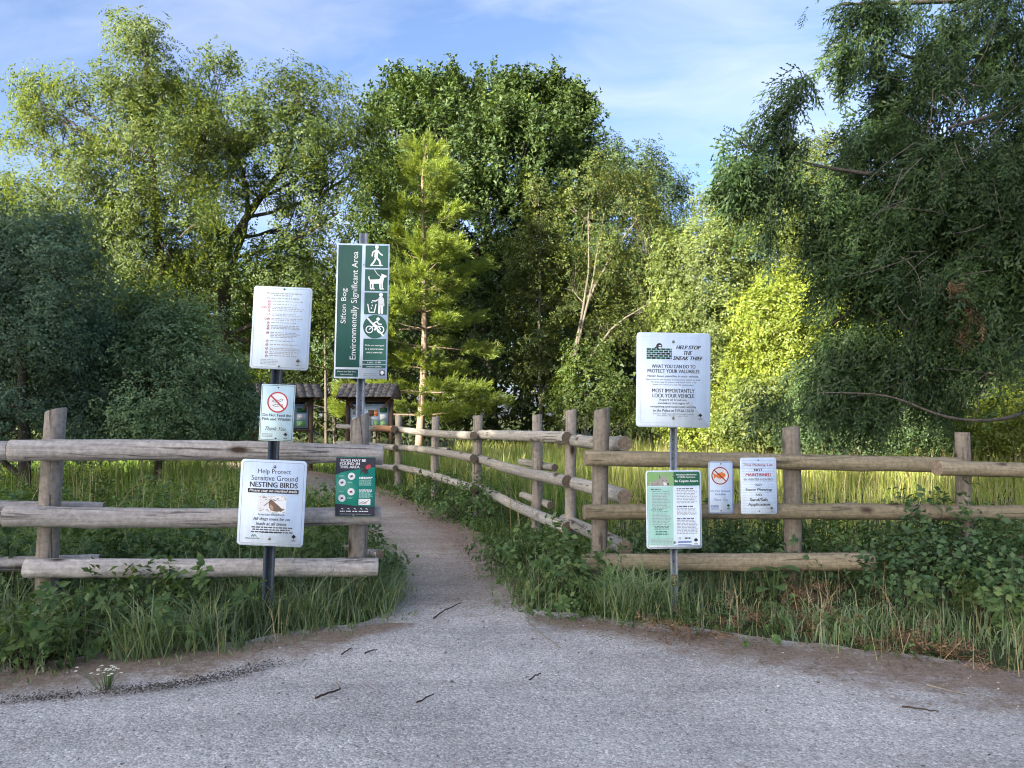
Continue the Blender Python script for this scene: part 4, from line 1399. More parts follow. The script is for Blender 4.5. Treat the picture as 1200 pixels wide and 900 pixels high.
def build_signs():
    rd = random.Random(5)
    # ---------- 1 rules sign (top of the left post)
    s = Sign('sign', 'white park rules sign with a column of tiny red symbols, top of the left post', 329.6, 384.5, 5.52, 68.5, 97.5, 2.5, 1, .025)
    s.frame('border', 'grey', .013, .0022, .02)
    for y, x0, x1 in ((.075, .22, .82), (.10, .34, .66), (.135, .22, .80)):
        s.lines('print', x0, x1, y, y + .020, 1, 'grey', rd, .7, 0)
    rowy = [.175, .212, .247, .287, .33, .385, .435, .472, .505, .555, .655, .70, .745, .79, .835]
    nl = [1, 1, 2, 1, 2, 2, 1, 2, 1, 4, 1, 1, 2, 2, 1]
    for y, n_ in zip(rowy, nl):
        s.disc('symbol', 'snow', .275, y + .008, .019, 2)
        s.ring('symbol', 'red', .275, y + .008, .024, .007, 2.4, 14)
        s.stroke('symbol', 'dk', [(.262, y + .012), (.288, y + .003)], .010, 2.8)
        s.lines('lettering', .325, .88, y - .002, y - .002 + .0185 * n_, n_, 'grey', rd, .5, .3)
    for x in (.17, .205, .24):
        s.ring('symbol', 'red', x - .02, .255, .018, .006, 2.4, 12)
    s.ring('symbol', 'red', .225, .393, .022, .007, 2.4, 12)
    s.lines('lettering', .18, .5, .885, .955, 4, 'grey', rd, .4, .2)
    city_tree(s, .82, .895, .034, 'dk')
    s.bolt(.52, .028, .007, 'dark_steel'); s.bolt(.5, .965, .007, 'dark_steel')
    s.done()
    # ---------- 2 do not feed
    s = Sign('sign', 'small pale do not feed the fish and wildlife sign with a red prohibition circle', 325, 483.6, 5.52, 39.6, 66, 2.5, 0, .006, 'pale')
    s.frame('border', 'black', .006, .003, .004)
    s.disc('pictogram', 'snow', .5, .315, .29, 1, n=28)
    # duck and fish line drawing
    s.stroke('pictogram', 'dk', [(.33, .30), (.42, .265), (.52, .285), (.60, .255), (.66, .262), (.63, .285), (.55, .31), (.42, .315), (.33, .30)], .015, 2)
    s.stroke('pictogram', 'dk', [(.36, .375), (.46, .35), (.58, .365), (.66, .35), (.65, .385), (.56, .38), (.46, .395), (.36, .375)], .015, 2)
    s.ring('pictogram', 'red', .5, .315, .31, .042, 3)
    s.stroke('pictogram', 'red', [(.30, .205), (.70, .43)], .045, 3.5)
    s.text('lettering', 'Do Not Feed the', .5, .545, .84, .05, bold=.02)
    s.text('lettering', 'Fish and Wildlife', .5, .615, .86, .05, bold=.02)
    s.text('lettering', 'Thank You', .48, .785, .62, .065, shear=.5)
    s.lines('lettering', .10, .42, .875, .945, 3, 'grey', rd, .5, .05)
    city_tree(s, .78, .885, .055, 'dk')
    s.bolt(.5, .055, .006, 'dark_steel'); s.bolt(.5, .955, .006, 'dark_steel')
    s.done()
    # ---------- 3 nesting birds
    s = Sign('sign', 'white nesting birds sign with a picture of a brown long-billed bird', 318.9, 589.3, 5.50, 77, 99.7, 2.4, 0, .03)
    s.frame('border', 'grey', .017, .0024, .02)
    s.text('heading', 'Help Protect', .515, .142, .50, .070)
    s.text('heading', 'Sensitive Ground', .52, .212, .70, .060)
    s.text('heading', 'NESTING BIRDS', .515, .290, .72, .060, bold=.03)
    s.rect('lettering', 'black', .125, .338, .895, .388)
    s.text('lettering', 'Please stay on marked trails', .51, .364, .72, .038, 'snow', .015, .25, 3)
    # picture
    s.rect('picture', 'snow', .285, .415, .715, .615)
    for k in range(60):
        x, y = rd.uniform(.29, .70), rd.choice([rd.uniform(.42, .47), rd.uniform(.56, .61), rd.uniform(.42, .61)])
        s.rect('picture', rd.choice(['grey', 'dk', 'tan']), x, y, min(.715, x + rd.uniform(.01, .05)), y + rd.uniform(.004, .011), 1.6)
    s.poly('bird_picture', 'brown', [(.46, .555), (.49, .585), (.56, .60), (.64, .592), (.70, .575), (.65, .56), (.60, .525), (.555, .50), (.52, .475), (.495, .462), (.47, .468), (.455, .485), (.455, .52)], 3)
    s.stroke('bird_picture', 'brown', [(.462, .487), (.385, .535)], .012, 3)
    s.poly('bird_picture', 'tan', [(.465, .545), (.49, .575), (.53, .58), (.52, .54), (.48, .515)], 4)
    for a, b in ((.55, .53), (.58, .55), (.61, .57), (.545, .56), (.60, .585)):
        s.stroke('bird_picture', 'dk', [(a, b), (a + .05, b + .012)], .010, 4.5)
    s.disc('bird_picture', 'black', .475, .483, .008, 5)
    s.stroke('bird_picture', 'tan', [(.54, .60), (.54, .615)], .009, 4)
    s.text('lettering', 'American Woodcock', .5, .635, .41, .026, bold=.01)
    s.text('lettering', 'All dogs must be on', .505, .692, .56, .046, bold=.015, shear=.25)
    s.text('lettering', 'leash at all times', .505, .742, .46, .040, bold=.015, shear=.25)
    s.lines('small_print', .20, .84, .778, .858, 3, 'dk', rd, .55, .12, True)
    s.lines('small_print', .36, .66, .838, .86, 1, 'dk', rd, .55, 0, True)
    s.stroke('emblem', 'blue', [(.215, .895), (.235, .875), (.25, .895)], .012)
    s.stroke('emblem', 'leafgreen', [(.25, .885), (.27, .873), (.29, .893)], .014)
    s.text('emblem', 'Adopt an ESA', .235, .918, .22, .022, bold=.02)
    city_tree(s, .855, .885, .03, 'black')
    s.bolt(.515, .078, .0105); s.bolt(.49, .915, .0105)
    s.done()
    # ---------- 4 ticks poster
    s = Sign('sign', 'navy and teal tick warning poster hung on the left fence rails', 416.5, 570.3, 5.86, 45.8, 69, .6, 0, .006, 'teal', 'navy')
    s.poly('heading', 'navy', [(.0, .30), (.12, .265), (.3, .235), (.5, .215), (.7, .185), (.85, .17), (1, .165), (1, .01), (0, .01)][::-1])
    s.poly('lettering', 'navy', [(0, .79), (.25, .80), (.5, .822), (.75, .83), (1, .83), (1, .992), (0, .992)][::-1])
    for t, y, wd in (('TICKS MAY BE', .058, .66), ('FOUND IN', .112, .50), ('THIS AREA', .168, .50)):
        s.text('heading', t, .10 + wd / 2, y, wd, .045, 'snow', .05)
    s.disc('tick_picture', 'black', .74, .215, .085, 3, .065, 16, .5)
    s.disc('tick_picture', 'red', .82, .165, .075, 3.5, .055, 16, .6)
    for a in (-.9, -.4, .1, .6):
        s.stroke('tick_picture', 'black', [(.74, .215), (.66 - .02 * a, .225 + .05 * a), (.62, .25 + .07 * a)], .016, 3.2)
        s.stroke('tick_picture', 'black', [(.76, .215), (.80 + .03 * a, .25 + .01 * a), (.78 + .07 * a, .285)], .014, 3.2)
    for x, y in ((.40, .325), (.165, .432), (.395, .585), (.165, .695)):
        s.disc('tick_picture', 'snow', x, y, .092, 2)
        s.disc('tick_picture', 'maroon' if y > .5 else 'dk', x, y, .034, 3, .026, 10, .6)
        s.stroke('tick_picture', 'dk', [(x - .05, y - .01), (x + .05, y + .012)], .010, 3)
        s.stroke('tick_picture', 'dk', [(x - .03, y + .022), (x + .03, y - .022)], .010, 3)
    for x, y in ((.16, .325), (.38, .432), (.17, .585), (.38, .695)):
        s.lines('small_print', x - .08, x + .06, y - .012, y + .012, 2, 'mint', rd, .5, .2)
    for y in (.335, .545):
        s.lines('small_print', .60, .95, y, y + .04, 2, 'snow', rd, .7, .15)
        s.lines('small_print', .60, .95, y + .05, y + .15, 6, 'mint', rd, .45, .25)
    s.rect('picture', 'snow', .59, .705, .89, .805, 2)
    s.stroke('picture', 'dk', [(.62, .78), (.70, .75), (.76, .765), (.85, .725)], .014, 3)
    s.stroke('picture', 'red', [(.66, .788), (.80, .77)], .012, 3)
    for x in (.18, .34, .50, .66, .80):
        s.lines('lettering', x - .06, x + .06, .905, .925, 1, 'snow', rd, .8, 0)
        s.stroke('lettering', 'snow', [(x - .02, .865), (x + .02, .875)], .016, 3)
    s.lines('small_print', .12, .9, .955, .968, 1, 'grey', rd, .7, 0)
    s.bolt(.52, -.02, .007); s.bolt(.47, .975, .008)
    s.done()
    # ---------- 5 green trail sign
    s = Sign('sign', 'tall green and white nature area sign with four walking, dog, litter and bicycle pictograms', 424.2, 364.4, 6.5, 62, 159.6, .9, 1, .004)
    s.rect('lettering', 'green', .028, .012, .478, .918)
    s.rect('lettering', 'green', .028, .934, .455, .988)
    s.text('heading', 'Sifton Bog', .165, .465, .26, .125, 'snow', .0, 0, 3, True)
    s.text('heading', 'Environmentally Significant Area', .365, .46, .80, .150, 'snow', .0, 0, 3, True)
    s.text('lettering', 'Please see flip lane', .24, .951, .34, .012, 'snow', .01, 0, 3)
    s.text('lettering', 'rules on back', .24, .970, .24, .012, 'snow', .01, 0, 3)
    for y0, y1 in ((.012, .178), (.190, .352), (.362, .525)):
        s.rect('pictogram', 'green', .542, y0, .975, y1)
    ar = s.w / s.h
    q = lambda pts, cx_, cy_, k: [(cx_ + a * k, cy_ + b * k * ar) for a, b in pts]
    # walker
    c = (.755, .09)
    pg = 'pictogram'
    s.disc(pg, 'snow', *q([(0, -.17)], *c, 1)[0], .034, 3)
    s.stroke(pg, 'snow', q([(-.005, -.10), (-.01, .02)], *c, 1), .065, 3)
    s.stroke(pg, 'snow', q([(0, .03), (.055, .09), (.08, .18)], *c, 1), .034, 3)
    s.stroke(pg, 'snow', q([(-.01, .03), (-.045, .11), (-.10, .18)], *c, 1), .034, 3)
    s.stroke(pg, 'snow', q([(.015, -.11), (.06, -.05), (.105, -.02)], *c, 1), .026, 3)
    s.stroke(pg, 'snow', q([(-.02, -.11), (-.075, -.07), (-.085, .0)], *c, 1), .026, 3)
    s.rect(pg, 'snow', .635, .157, .875, .163, 3)
    # dog on a lead
    c = (.755, .275)
    s.poly(pg, 'snow', q([(-.12, -.02), (.06, -.03), (.10, -.10), (.10, -.14), (.135, -.125), (.20, -.10), (.20, -.075), (.15, -.06), (.13, .05), (-.11, .06)], *c, 1)[::-1], 3)
    for x in (-.105, -.06, .075, .115):
        s.stroke(pg, 'snow', q([(x, .04), (x + .005, .15), (x + .025, .155)], *c, 1), .026, 3)
    s.stroke(pg, 'snow', q([(-.115, .0), (-.14, -.05), (-.135, -.08)], *c, 1), .020, 3)
    s.stroke(pg, 'snow', q([(.10, -.07), (.02, -.13), (-.04, -.22)], *c, 1), .010, 3)
    # person with litter bin
    c = (.755, .443)
    s.disc(pg, 'snow', *q([(.10, -.165)], *c, 1)[0], .038, 3)
    s.stroke(pg, 'snow', q([(.10, -.09), (.10, .02)], *c, 1), .095, 3)
    for x in (.075, .125):
        s.stroke(pg, 'snow', q([(x, .02), (x, .18)], *c, 1), .042, 3)
    s.stroke(pg, 'snow', q([(.075, -.09), (.0, -.045), (-.055, -.05)], *c, 1), .026, 3)
    s.stroke(pg, 'snow', q([(.145, -.09), (.155, .04)], *c, 1), .026, 3)
    s.stroke(pg, 'snow', q([(-.145, .02), (-.115, .17), (-.02, .17), (.01, .02)], *c, 1), .020, 3)
    for a, b in ((-.07, -.02), (-.06, .04), (-.075, .09)):
        s.disc(pg, 'snow', *q([(a, b)], *c, 1)[0], .013, 3)
    # no bicycles
    c = (.755, .615)
    s.disc(pg, 'green', *c, .225, 1.5, n=36)
    for a in (-.105, .105):
        s.ring(pg, 'snow', c[0] + a, c[1] + .055 * ar, .072, .018, 3)
    s.stroke(pg, 'snow', q([(-.105, .055), (-.04, -.01), (.07, -.01), (.105, .055)], *c, 1), .018, 3)
    s.stroke(pg, 'snow', q([(-.03, -.06), (.035, -.10), (.07, -.05), (.12, -.045)], *c, 1), .026, 3)
    s.stroke(pg, 'snow', q([(-.03, -.06), (.03, -.01), (.0, .06)], *c, 1), .030, 3)
    s.disc(pg, 'snow', *q([(.055, -.145)], *c, 1)[0], .032, 3)
    s.stroke(pg, 'snow', q([(-.15, -.165), (.155, .165)], *c, 1), .030, 4)
    s.rect('lettering', 'green', .542, .705, .975, .862)
    for t, y, wd in (('ESAs are managed', .755, .36), ('in a natural state', .780, .34), ('use at own risk', .805, .30)):
        s.text('lettering', t, .755, y, wd, .014, 'snow', .01, 0, 3)
    s.rect('lettering', 'green', .535, .868, .975, .890)
    s.rect('lettering', 'green', .535, .897, .975, .921)
    s.text('lettering', '6 AM - 10 PM', .755, .879, .26, .011, 'snow', .01, 0, 3)
    s.text('lettering', 'london.ca/esa', .755, .909, .28, .011, 'snow', .01, 0, 3)
    s.rect('small_print', 'grey', .56, .962, .80, .966)
    s.rect('small_print', 'grey', .56, .976, .80, .980)
    s.rect('emblem', 'black', .86, .938, .96, .975, 1)
    s.disc('emblem', 'snow', .91, .954, .032, 3)
    s.rect('emblem', 'snow', .90, .957, .92, .970, 3)
    s.bolt(.515, .157, .006); s.bolt(.495, .910, .006)
    s.done()
    # ---------- 6 sneak thief
    s = Sign('sign', 'large white sneak thief warning sign with a green brick wall emblem on the right post', 789, 445.3, 6.08, 87.5, 111, .9, 2, .03)
    s.frame('border', 'lblue', .035, .0012, .004)
    # brick wall with a peeping figure
    x0, x1, y0, y1 = .135, .475, .168, .285
    rows = 5
    for k in range(rows):
        yy = y0 + (y1 - y0) * k / rows
        x = x0 - (.03 if k % 2 else 0)
        while x < x1:
            s.rect('brick_emblem', 'dgreen' if rd.random() < .8 else 'black', max(x0, x), yy, min(x1, x + .058), yy + (y1 - y0) / rows * .82, 2)
            x += .066
    s.disc('brick_emblem', 'black', .305, .145, .042, 2.5)
    s.disc('brick_emblem', 'snow', .315, .153, .024, 3)
    s.rect('brick_emblem', 'black', .285, .145, .345, .155, 3.5)
    s.stroke('brick_emblem', 'black', [(.25, .16), (.29, .152)], .018, 3)
    for t, x, y, wd in (('HELP STOP', .70, .153, .33), ('THE', .695, .212, .115), ('SNEAK THIEF', .695, .268, .40)):
        s.text('heading', t, x, y, wd, .040, 'black', .04, .3)
    s.text('heading', 'WHAT YOU CAN DO TO', .5, .357, .59, .038, bold=.02)
    s.text('heading', 'PROTECT YOUR VALUABLES', .5, .407, .70, .038, bold=.02)
    s.text('lettering', 'Never leave valuables in your vehicle.', .495, .463, .69, .030, bold=.01)
    s.text('small_print', 'Even if doors are locked, thieves know where to look.', .5, .498, .74, .020)
    s.text('small_print', 'The best way to protect personal items is to', .5, .526, .62, .020)
    s.text('small_print', 'make sure they are not left unattended.', .5, .553, .55, .020)
    s.text('heading', 'MOST IMPORTANTLY', .5, .614, .57, .040, bold=.02)
    s.text('heading', 'LOCK YOUR VEHICLE', .5, .667, .56, .040, bold=.02)
    for t, y, wd in (('Report all break-ins,', .713, .37), ('vandalism and signs of', .748, .42), ('tampering and suspicious activity', .785, .62), ('to the Police at 519-661-5670', .823, .55)):
        s.text('lettering', t, .5, y, wd, .028, bold=.012)
    s.text('small_print', 'The City is NOT responsible for personal property', .5, .860, .55, .016)
    s.text('small_print', 'loss, theft or damage to your vehicle.', .5, .880, .42, .016)
    city_tree(s, .865, .872, .024, 'black')
    s.bolt(.495, .095, .012); s.bolt(.50, .905, .012)
    s.done()
    # ---------- 7 coyote
    s = Sign('sign', 'coyote notice with a grey animal picture and mint column, lower on the right post', 789.5, 597, 6.08, 65, 90.6, -.4, 2, .025)
    s.rect('lettering', 'mint', .035, .205, .49, .955, 1)
    s.rect('lettering', 'white', .49, .205, .965, .955, 1)
    s.frame('border', 'dk', .010, .0028, .02, 2)
    s.rect('picture', 'leafgreen', .03, .022, .505, .195, 2.4)
    s.poly('animal_picture', 'fur', [(.05, .195), (.09, .15), (.17, .125), (.225, .12), (.25, .035), (.29, .09), (.33, .085), (.385, .03), (.385, .095), (.415, .14), (.42, .172), (.385, .195)][::-1], 3)
    s.poly('animal_picture', 'dk', [(.25, .045), (.27, .095), (.245, .105)][::-1], 3.6)
    s.stroke('animal_picture', 'dk', [(.30, .125), (.315, .128)], .012, 3.8)
    s.stroke('animal_picture', 'dk', [(.365, .122), (.38, .125)], .012, 3.8)
    s.disc('animal_picture', 'black', .40, .175, .017, 3.8)
    s.poly('animal_picture', 'snow', [(.31, .155), (.36, .15), (.39, .185), (.33, .192)][::-1], 3.5)
    for k in range(16):
        a, b = rd.uniform(.08, .28), rd.uniform(.14, .185)
        s.stroke('animal_picture', rd.choice(['dk', 'snow', 'tan']), [(a, b), (a - .02, b + .012)], .006, 3.7)
    s.rect('heading', 'dgreen', .505, .022, .97, .195, 2.4)
    s.text('heading', 'Minimizing Conflict Between', .735, .058, .37, .024, 'snow', .02, 0, 4)
    s.text('heading', '& Wildlife Experiences', .735, .088, .32, .024, 'snow', .02, 0, 4)
    s.text('heading', 'Be Coyote Aware', .735, .140, .42, .040, 'snow', .03, 0, 4)
    s.lines('print', .09, .28, .235, .25, 1, 'dk', rd, .8, 0)
    s.text('heading', 'Never Feed a Coyote', .26, .268, .30, .018, 'dgreen', .02)
    s.lines('small_print', .11, .46, .29, .50, 11, 'grey', rd, .5, .3)
    s.lines('print', .09, .30, .497, .512, 1, 'dk', rd, .8, 0)
    s.text('heading', 'If a Coyote Is Near', .26, .527, .28, .018, 'dgreen', .02)
    s.lines('small_print', .11, .46, .55, .70, 8, 'grey', rd, .5, .3)
    s.lines('small_print', .13, .44, .71, .76, 3, 'dk', rd, .5, .2, True)
    s.lines('small_print', .16, .40, .775, .83, 3, 'dgreen', rd, .5, .1, True)
    s.lines('small_print', .08, .52, .87, .95, 5, 'grey', rd, .45, .2)
    for yh, ya, yb, n_ in ((.228, .252, .43, 9), (.455, .485, .58, 6), (.61, .635, .82, 10)):
        s.lines('print', .555, .86, yh, yh + .018, 1, 'dk', rd, .8, 0)
        s.lines('small_print', .555, .93, ya, yb, n_, 'grey', rd, .5, .15)
    s.ring('emblem', 'dk', .60, .867, .022, .008, 2)
    s.lines('emblem', .69, .79, .857, .880, 1, 'dk', rd, .9, 0)
    s.rect('emblem', 'blue', .565, .905, .81, .925, 2)
    s.rect('emblem', 'blue', .565, .945, .81, .956, 2)
    city_tree(s, .89, .895, .034, 'black')
    s.bolt(.50, .068, .011); s.bolt(.50, .918, .011)
    s.done()
    # ---------- 8 goldfish
    s = Sign('sign', 'narrow white do not release goldfish sign with an orange fish crossed out', 844.6, 571.2, 6.615, 28.6, 60.4, .3, 1, .02)
    s.frame('border', 'blue', .004, .004, .017)
    s.disc('pictogram', 'snow', .47, .275, .33, 1, n=28)
    s.disc('fish_picture', 'orange', .50, .27, .20, 2, .12, 18, .12)
    s.poly('fish_picture', 'orange', [(.36, .27), (.17, .215), (.22, .275), (.20, .345)][::-1], 2.4)
    s.poly('fish_picture', 'orange', [(.45, .235), (.55, .19), (.60, .235)][::-1], 2.4)
    s.poly('fish_picture', 'orange', [(.47, .305), (.44, .35), (.56, .31)][::-1], 2.4)
    s.disc('fish_picture', 'black', .63, .258, .02, 3)
    s.ring('pictogram', 'maroon', .47, .275, .36, .045, 4)
    s.stroke('pictogram', 'maroon', [(.24, .175), (.71, .375)], .045, 4.4)
    s.text('lettering', 'Do Not Release', .48, .565, .80, .035, 'blue', .02)
    s.text('lettering', 'Goldfish', .48, .63, .43, .040, 'blue', .02)
    s.text('lettering', 'Thank You', .50, .735, .58, .048, 'blue', 0, .5)
    s.lines('small_print', .10, .42, .84, .93, 4, 'blue', rd, .5, .1)
    city_tree(s, .80, .85, .06, 'dgreen')
    s.bolt(.5, .045, .006, 'dark_steel'); s.bolt(.5, .945, .006, 'dark_steel')
    s.done()
    # ---------- 9 parking lot
    s = Sign('sign', 'white winter parking lot notice with red and black words and faint wavy lines', 888.8, 569.3, 6.64, 42.4, 65.6, -.3, 1, .02)
    for k in range(20):
        y = .05 + k * .047
        pts = [(.04 + .92 * q / 24, y + (.010 if q % 2 else -.004)) for q in range(25)]
        s.stroke('wavy_lines', 'lblue', pts, .010, 1)
    for t, y, wd, ht, c_, b in (('This Parking Lot', .135, .80, .055, 'maroon', .015), ('NOT', .218, .23, .045, 'black', .04), ('MAINTAINED', .302, .70, .050, 'red', .045), ('IN WINTER MONTHS', .387, .78, .045, 'dk', 0),
                                ('NO', .482, .16, .045, 'black', .03), ('Snow Plowing', .572, .72, .060, 'black', .03), ('NO', .658, .16, .045, 'black', .03), ('Sand/Salt', .743, .50, .055, 'black', .03), ('Application', .835, .60, .060, 'black', .03)):
        s.text('lettering', t, .5, y, wd, ht, c_, b)
    city_tree(s, .85, .90, .038, 'dk')
    s.bolt(.5, .045, .006, 'dark_steel'); s.bolt(.5, .945, .006, 'dark_steel')
    s.done()


def u_post(label, top_px, bot_px, d, wpx, mat, holes=26):
    """steel U-channel post with a row of punched holes, from the ground to top"""
    top, b = P(*top_px, d), P(*bot_px, d)
    g = top + (b - top) * ((top.z + .15) / (top.z - b.z))
    w_ = wpx * d / FPX
    L = (top - g).length
    root = empty('sign_post', (g.x, g.y, 0), label, 'sign post')
    prof = np.array([(-w_ / 2, -.004), (-w_ * .26, -.004), (-w_ * .20, .022), (w_ * .20, .022), (w_ * .26, -.004), (w_ / 2, -.004), (w_ / 2, 0), (w_ * .30, 0), (w_ * .24, .027), (-w_ * .24, .027), (-w_ * .30, 0), (-w_ / 2, 0)])
    n = len(prof)
    V = np.concatenate([np.c_[prof, np.zeros(n)], np.c_[prof, np.full(n, L)]])
    i = np.arange(n)
    F = np.stack([i, (i + 1) % n, (i + 1) % n + n, i + n], 1)
    caps = []
    for o_ in (0, n):
        for a in ((0, 1, 10, 11), (1, 2, 9, 10), (2, 3, 8, 9), (3, 4, 7, 8), (4, 5, 6, 7)):
            caps.append([q + o_ for q in a])
    o = mesh_np('channel', V, [F, np.array(caps)], M[mat], root)
    mb = MB()
    for k in range(holes):
        z = .3 + (L - .4) * k / holes
        a = np.linspace(0, 2 * pi, 8, endpoint=False)
        mb.add(np.c_[.0055 * np.cos(a), np.full(8, .0212), z + .0055 * np.sin(a)], np.arange(8)[None])
    h = mb.build('holes', paint('black'), root)
    h['kind'] = 'stuff'
    q = (top - g).to_track_quat('Z', 'Y')
    rot = Matrix.Rotation(math.atan2(top.x - g.x, top.z - g.z), 4, 'Y')
    for x in (o, h):
        x.location = g - Vector(root.location)
        x.rotation_euler = rot.to_euler()
    return root


def build_posts():
    u_post('dark steel channel post leaning slightly, holding three left signs', (328.4, 336), (313.5, 705), 5.525, 13.5, 'dark_steel', 30)
    u_post('galvanised steel post of the tall green sign behind the left gatepost', (426.2, 273), (421.5, 520), 6.515, 9.6, 'steel', 34)
    o = u_post('galvanised steel post rising from grass with the sneak thief sign', (788.6, 392), (790.3, 690), 6.10, 8.6, 'steel', 26)
    # rust at the foot is a band of its own
    m, nt = new_mat('rust')
    oc = nt.n('ShaderNodeTexCoord').outputs['Object']
    principled(nt, nt.ramp(nt.noise(oc, 60, 4, .7), [(.3, (.10, .055, .035)), (.7, (.19, .115, .075))]), .9)
    mb = MB().box((0, -.0045, .235), (.050, .002, .09))
    mb.build('rust_patch', m, o)


# ------------------------------------------------------------------ notice boards
def kiosk(label, px, d, yaw, wpx, r):
    k = d / FPX
    W = wpx * k
    root = empty('notice_board', gp(px, d) + np.array([0, 0, .03]), label, 'notice board', 'roofed notice boards by the trail')
    root.rotation_euler = (0, 0, R(yaw))
    ztop = EYE + 37 * k
    zeave = EYE + 22 * k
    hw = W * .5
    pw = W * .39
    for x in (-pw, pw):
        MB().box((x, 0, zeave / 2 - .02), (.11, .11, zeave + .05)).build('post', M['kiosk_wood'], root)
        rot = Matrix.Rotation(R(38) * (1 if x > 0 else -1), 3, 'Y')
        MB().box((x * .86, -.16, zeave - .16), (.07, .05, .42), rot).build('brace', M['kiosk_wood'], root)
    MB().box((0, 0, zeave - .06), (pw * 2 - .11, .08, .12)).build('beam', M['kiosk_wood'], root)
    # roof: front and back slope of overlapping shingle rows
    roofm = flat_mat('roof_shingle', (.20, .185, .175), .9, .1, .35)
    depth = .62
    roof = MB().box((0, 0, ztop - .01), (W, .10, .03)).build('roof', roofm, root)
    rise = ztop - zeave
    ang = math.atan2(rise, depth)
    for sgn in (-1, 1):
        for c in range(5):
            t0 = c / 5
            for q in range(9):
                wd = W / 9
                x = -hw + wd * (q + .5) + (0 if c % 2 else wd * .0)
                rot = Matrix.Rotation(-sgn * ang, 3, 'X')
                y = sgn * depth * (1 - (t0 + .1))
                z = zeave + rise * (t0 + .1) + .02 + .012 * ((q + c) % 2) * .5
                MB().box((x + r.normal(0, .004), y, z), (wd * .975, .19, .018), rot).build('shingle', roofm, roof)
    # gable ends
    for x in (-hw + .03, hw - .03):
        V = np.array([[x - .02, -depth, zeave - .05], [x - .02, depth, zeave - .05], [x - .02, 0, ztop - .03], [x + .02, -depth, zeave - .05], [x + .02, depth, zeave - .05], [x + .02, 0, ztop - .03]])
        mesh_np('gable', V, [np.array([[0, 2, 1], [3, 4, 5]]), np.array([[0, 1, 4, 3], [1, 2, 5, 4], [2, 0, 3, 5]])], M['kiosk_wood'], root)
    zb0, zb1 = EYE - 15 * k, EYE + 19 * k
    MB().box((0, .02, (zb0 + zb1) / 2), (pw * 2 - .11, .04, zb1 - zb0)).build('board', M['kiosk_wood'], root)
    MB().box((0, -.03, zb0 - .04), (pw * 2 - .12, .10, .06)).build('ledge', M['kiosk_wood'], root)
    bw, bh = pw * 2 - .16, zb1 - zb0 - .06
    pz = (zb0 + zb1) / 2
    pan = MB().box((0, -.008, pz), (bw, .012, bh)).build('poster', paint('lblue'), root)
    mb = {}

    def rc(c, x0, y0, x1, y1):
        mb.setdefault(c, MB()).box((((x0 + x1) / 2 - .5) * bw, -.016, pz + (.5 - (y0 + y1) / 2) * bh), ((x1 - x0) * bw, .003, (y1 - y0) * bh))
    rc('navy', .05, .03, .30, .10); rc('navy', .38, .03, .93, .10); rc('grey', .06, .20, .34, .5); rc('snow', .05, .58, .35, .95); rc('brown', .47, .33, .62, .55); rc('orange', .63, .33, .73, .55)
    rc('dgreen', .77, .25, .97, .42); rc('snow', .47, .60, .73, .66); rc('leafgreen', .62, .70, .74, .95); rc('leafgreen', .78, .72, .95, .95); rc('snow', .78, .47, .95, .68); rc('grey', .40, .14, .95, .17)
    for c, m_ in mb.items():
        m_.build('notice', paint(c), root)
    return root


def build_kiosks():
    r = np.random.default_rng(90)
    kiosk('wooden roofed notice board with posters behind the tall green sign', 433, 22, -4, 66, r)
    kiosk('wooden roofed notice board partly hidden behind the do not feed sign', 331, 21, 24, 84, r)


# ------------------------------------------------------------------ grass, weeds, verge
def blades(name, x, y, h, wd, mat, r, lean=.45, z0=-.02, sub=2, flop=None):
    n = len(x)
    a = r.uniform(0, 2 * pi, n)
    f = r.uniform(0, 2 * pi, n)
    ln = np.abs(r.normal(0, lean, n)) if flop is None else flop
    base = np.stack([x, y, np.full(n, z0)], 1)
    side = np.stack([np.cos(f), np.sin(f), np.zeros(n)], 1) * (wd / 2)[:, None]
    d = np.stack([np.cos(a), np.sin(a), np.zeros(n)], 1)
    p1 = base + d * (h * ln * .28)[:, None] + np.array([0, 0, 1]) * (h * .55)[:, None]
    p2 = base + d * (h * ln * .95)[:, None] + np.array([0, 0, 1]) * (h * (1 - .32 * np.minimum(ln, 1.4)))[:, None]
    V = np.stack([base - side, base + side, p1 - side * .8, p1 + side * .8, p2], 1).reshape(-1, 3)
    o = np.arange(n)[:, None] * 5
    F = [o + np.array([[0, 1, 3, 2]]), o + np.array([[2, 3, 4]])]
    ob = mesh_np(name, V, F, mat)
    ob['kind'] = 'stuff'
    return ob


def region_pts(n, x0, x1, y0, y1, r, pad=0.0, p=1.0):
    x = r.uniform(x0, x1, n)
    y = y0 + (y1 - y0) * r.uniform(0, 1, n) ** p
    k = ~in_path(x, y, pad)
    return x[k], y[k]


def front_edge(x):
    oe = np.argsort(edge[:, 0])
    return np.interp(x, edge[oe, 0], edge[oe, 1])


FENCE_Y = [6.2, 6.86, 8.75, 10.25, 12, 14.2, 16.6, 19.2, 24]
FENCE_X = [.9, .8, .61, .35, -.5, -1.45, -2.5, -3.7, -6.5]


def between(x, y):
    """the shoulder between the path and its fence"""
    return (y > 6.3) & (x < np.interp(y, FENCE_Y, FENCE_X) + .12) & (x > np.interp(y, pr[np.argsort(pr[:, 1]), 1], pr[np.argsort(pr[:, 1]), 0]) - .1)


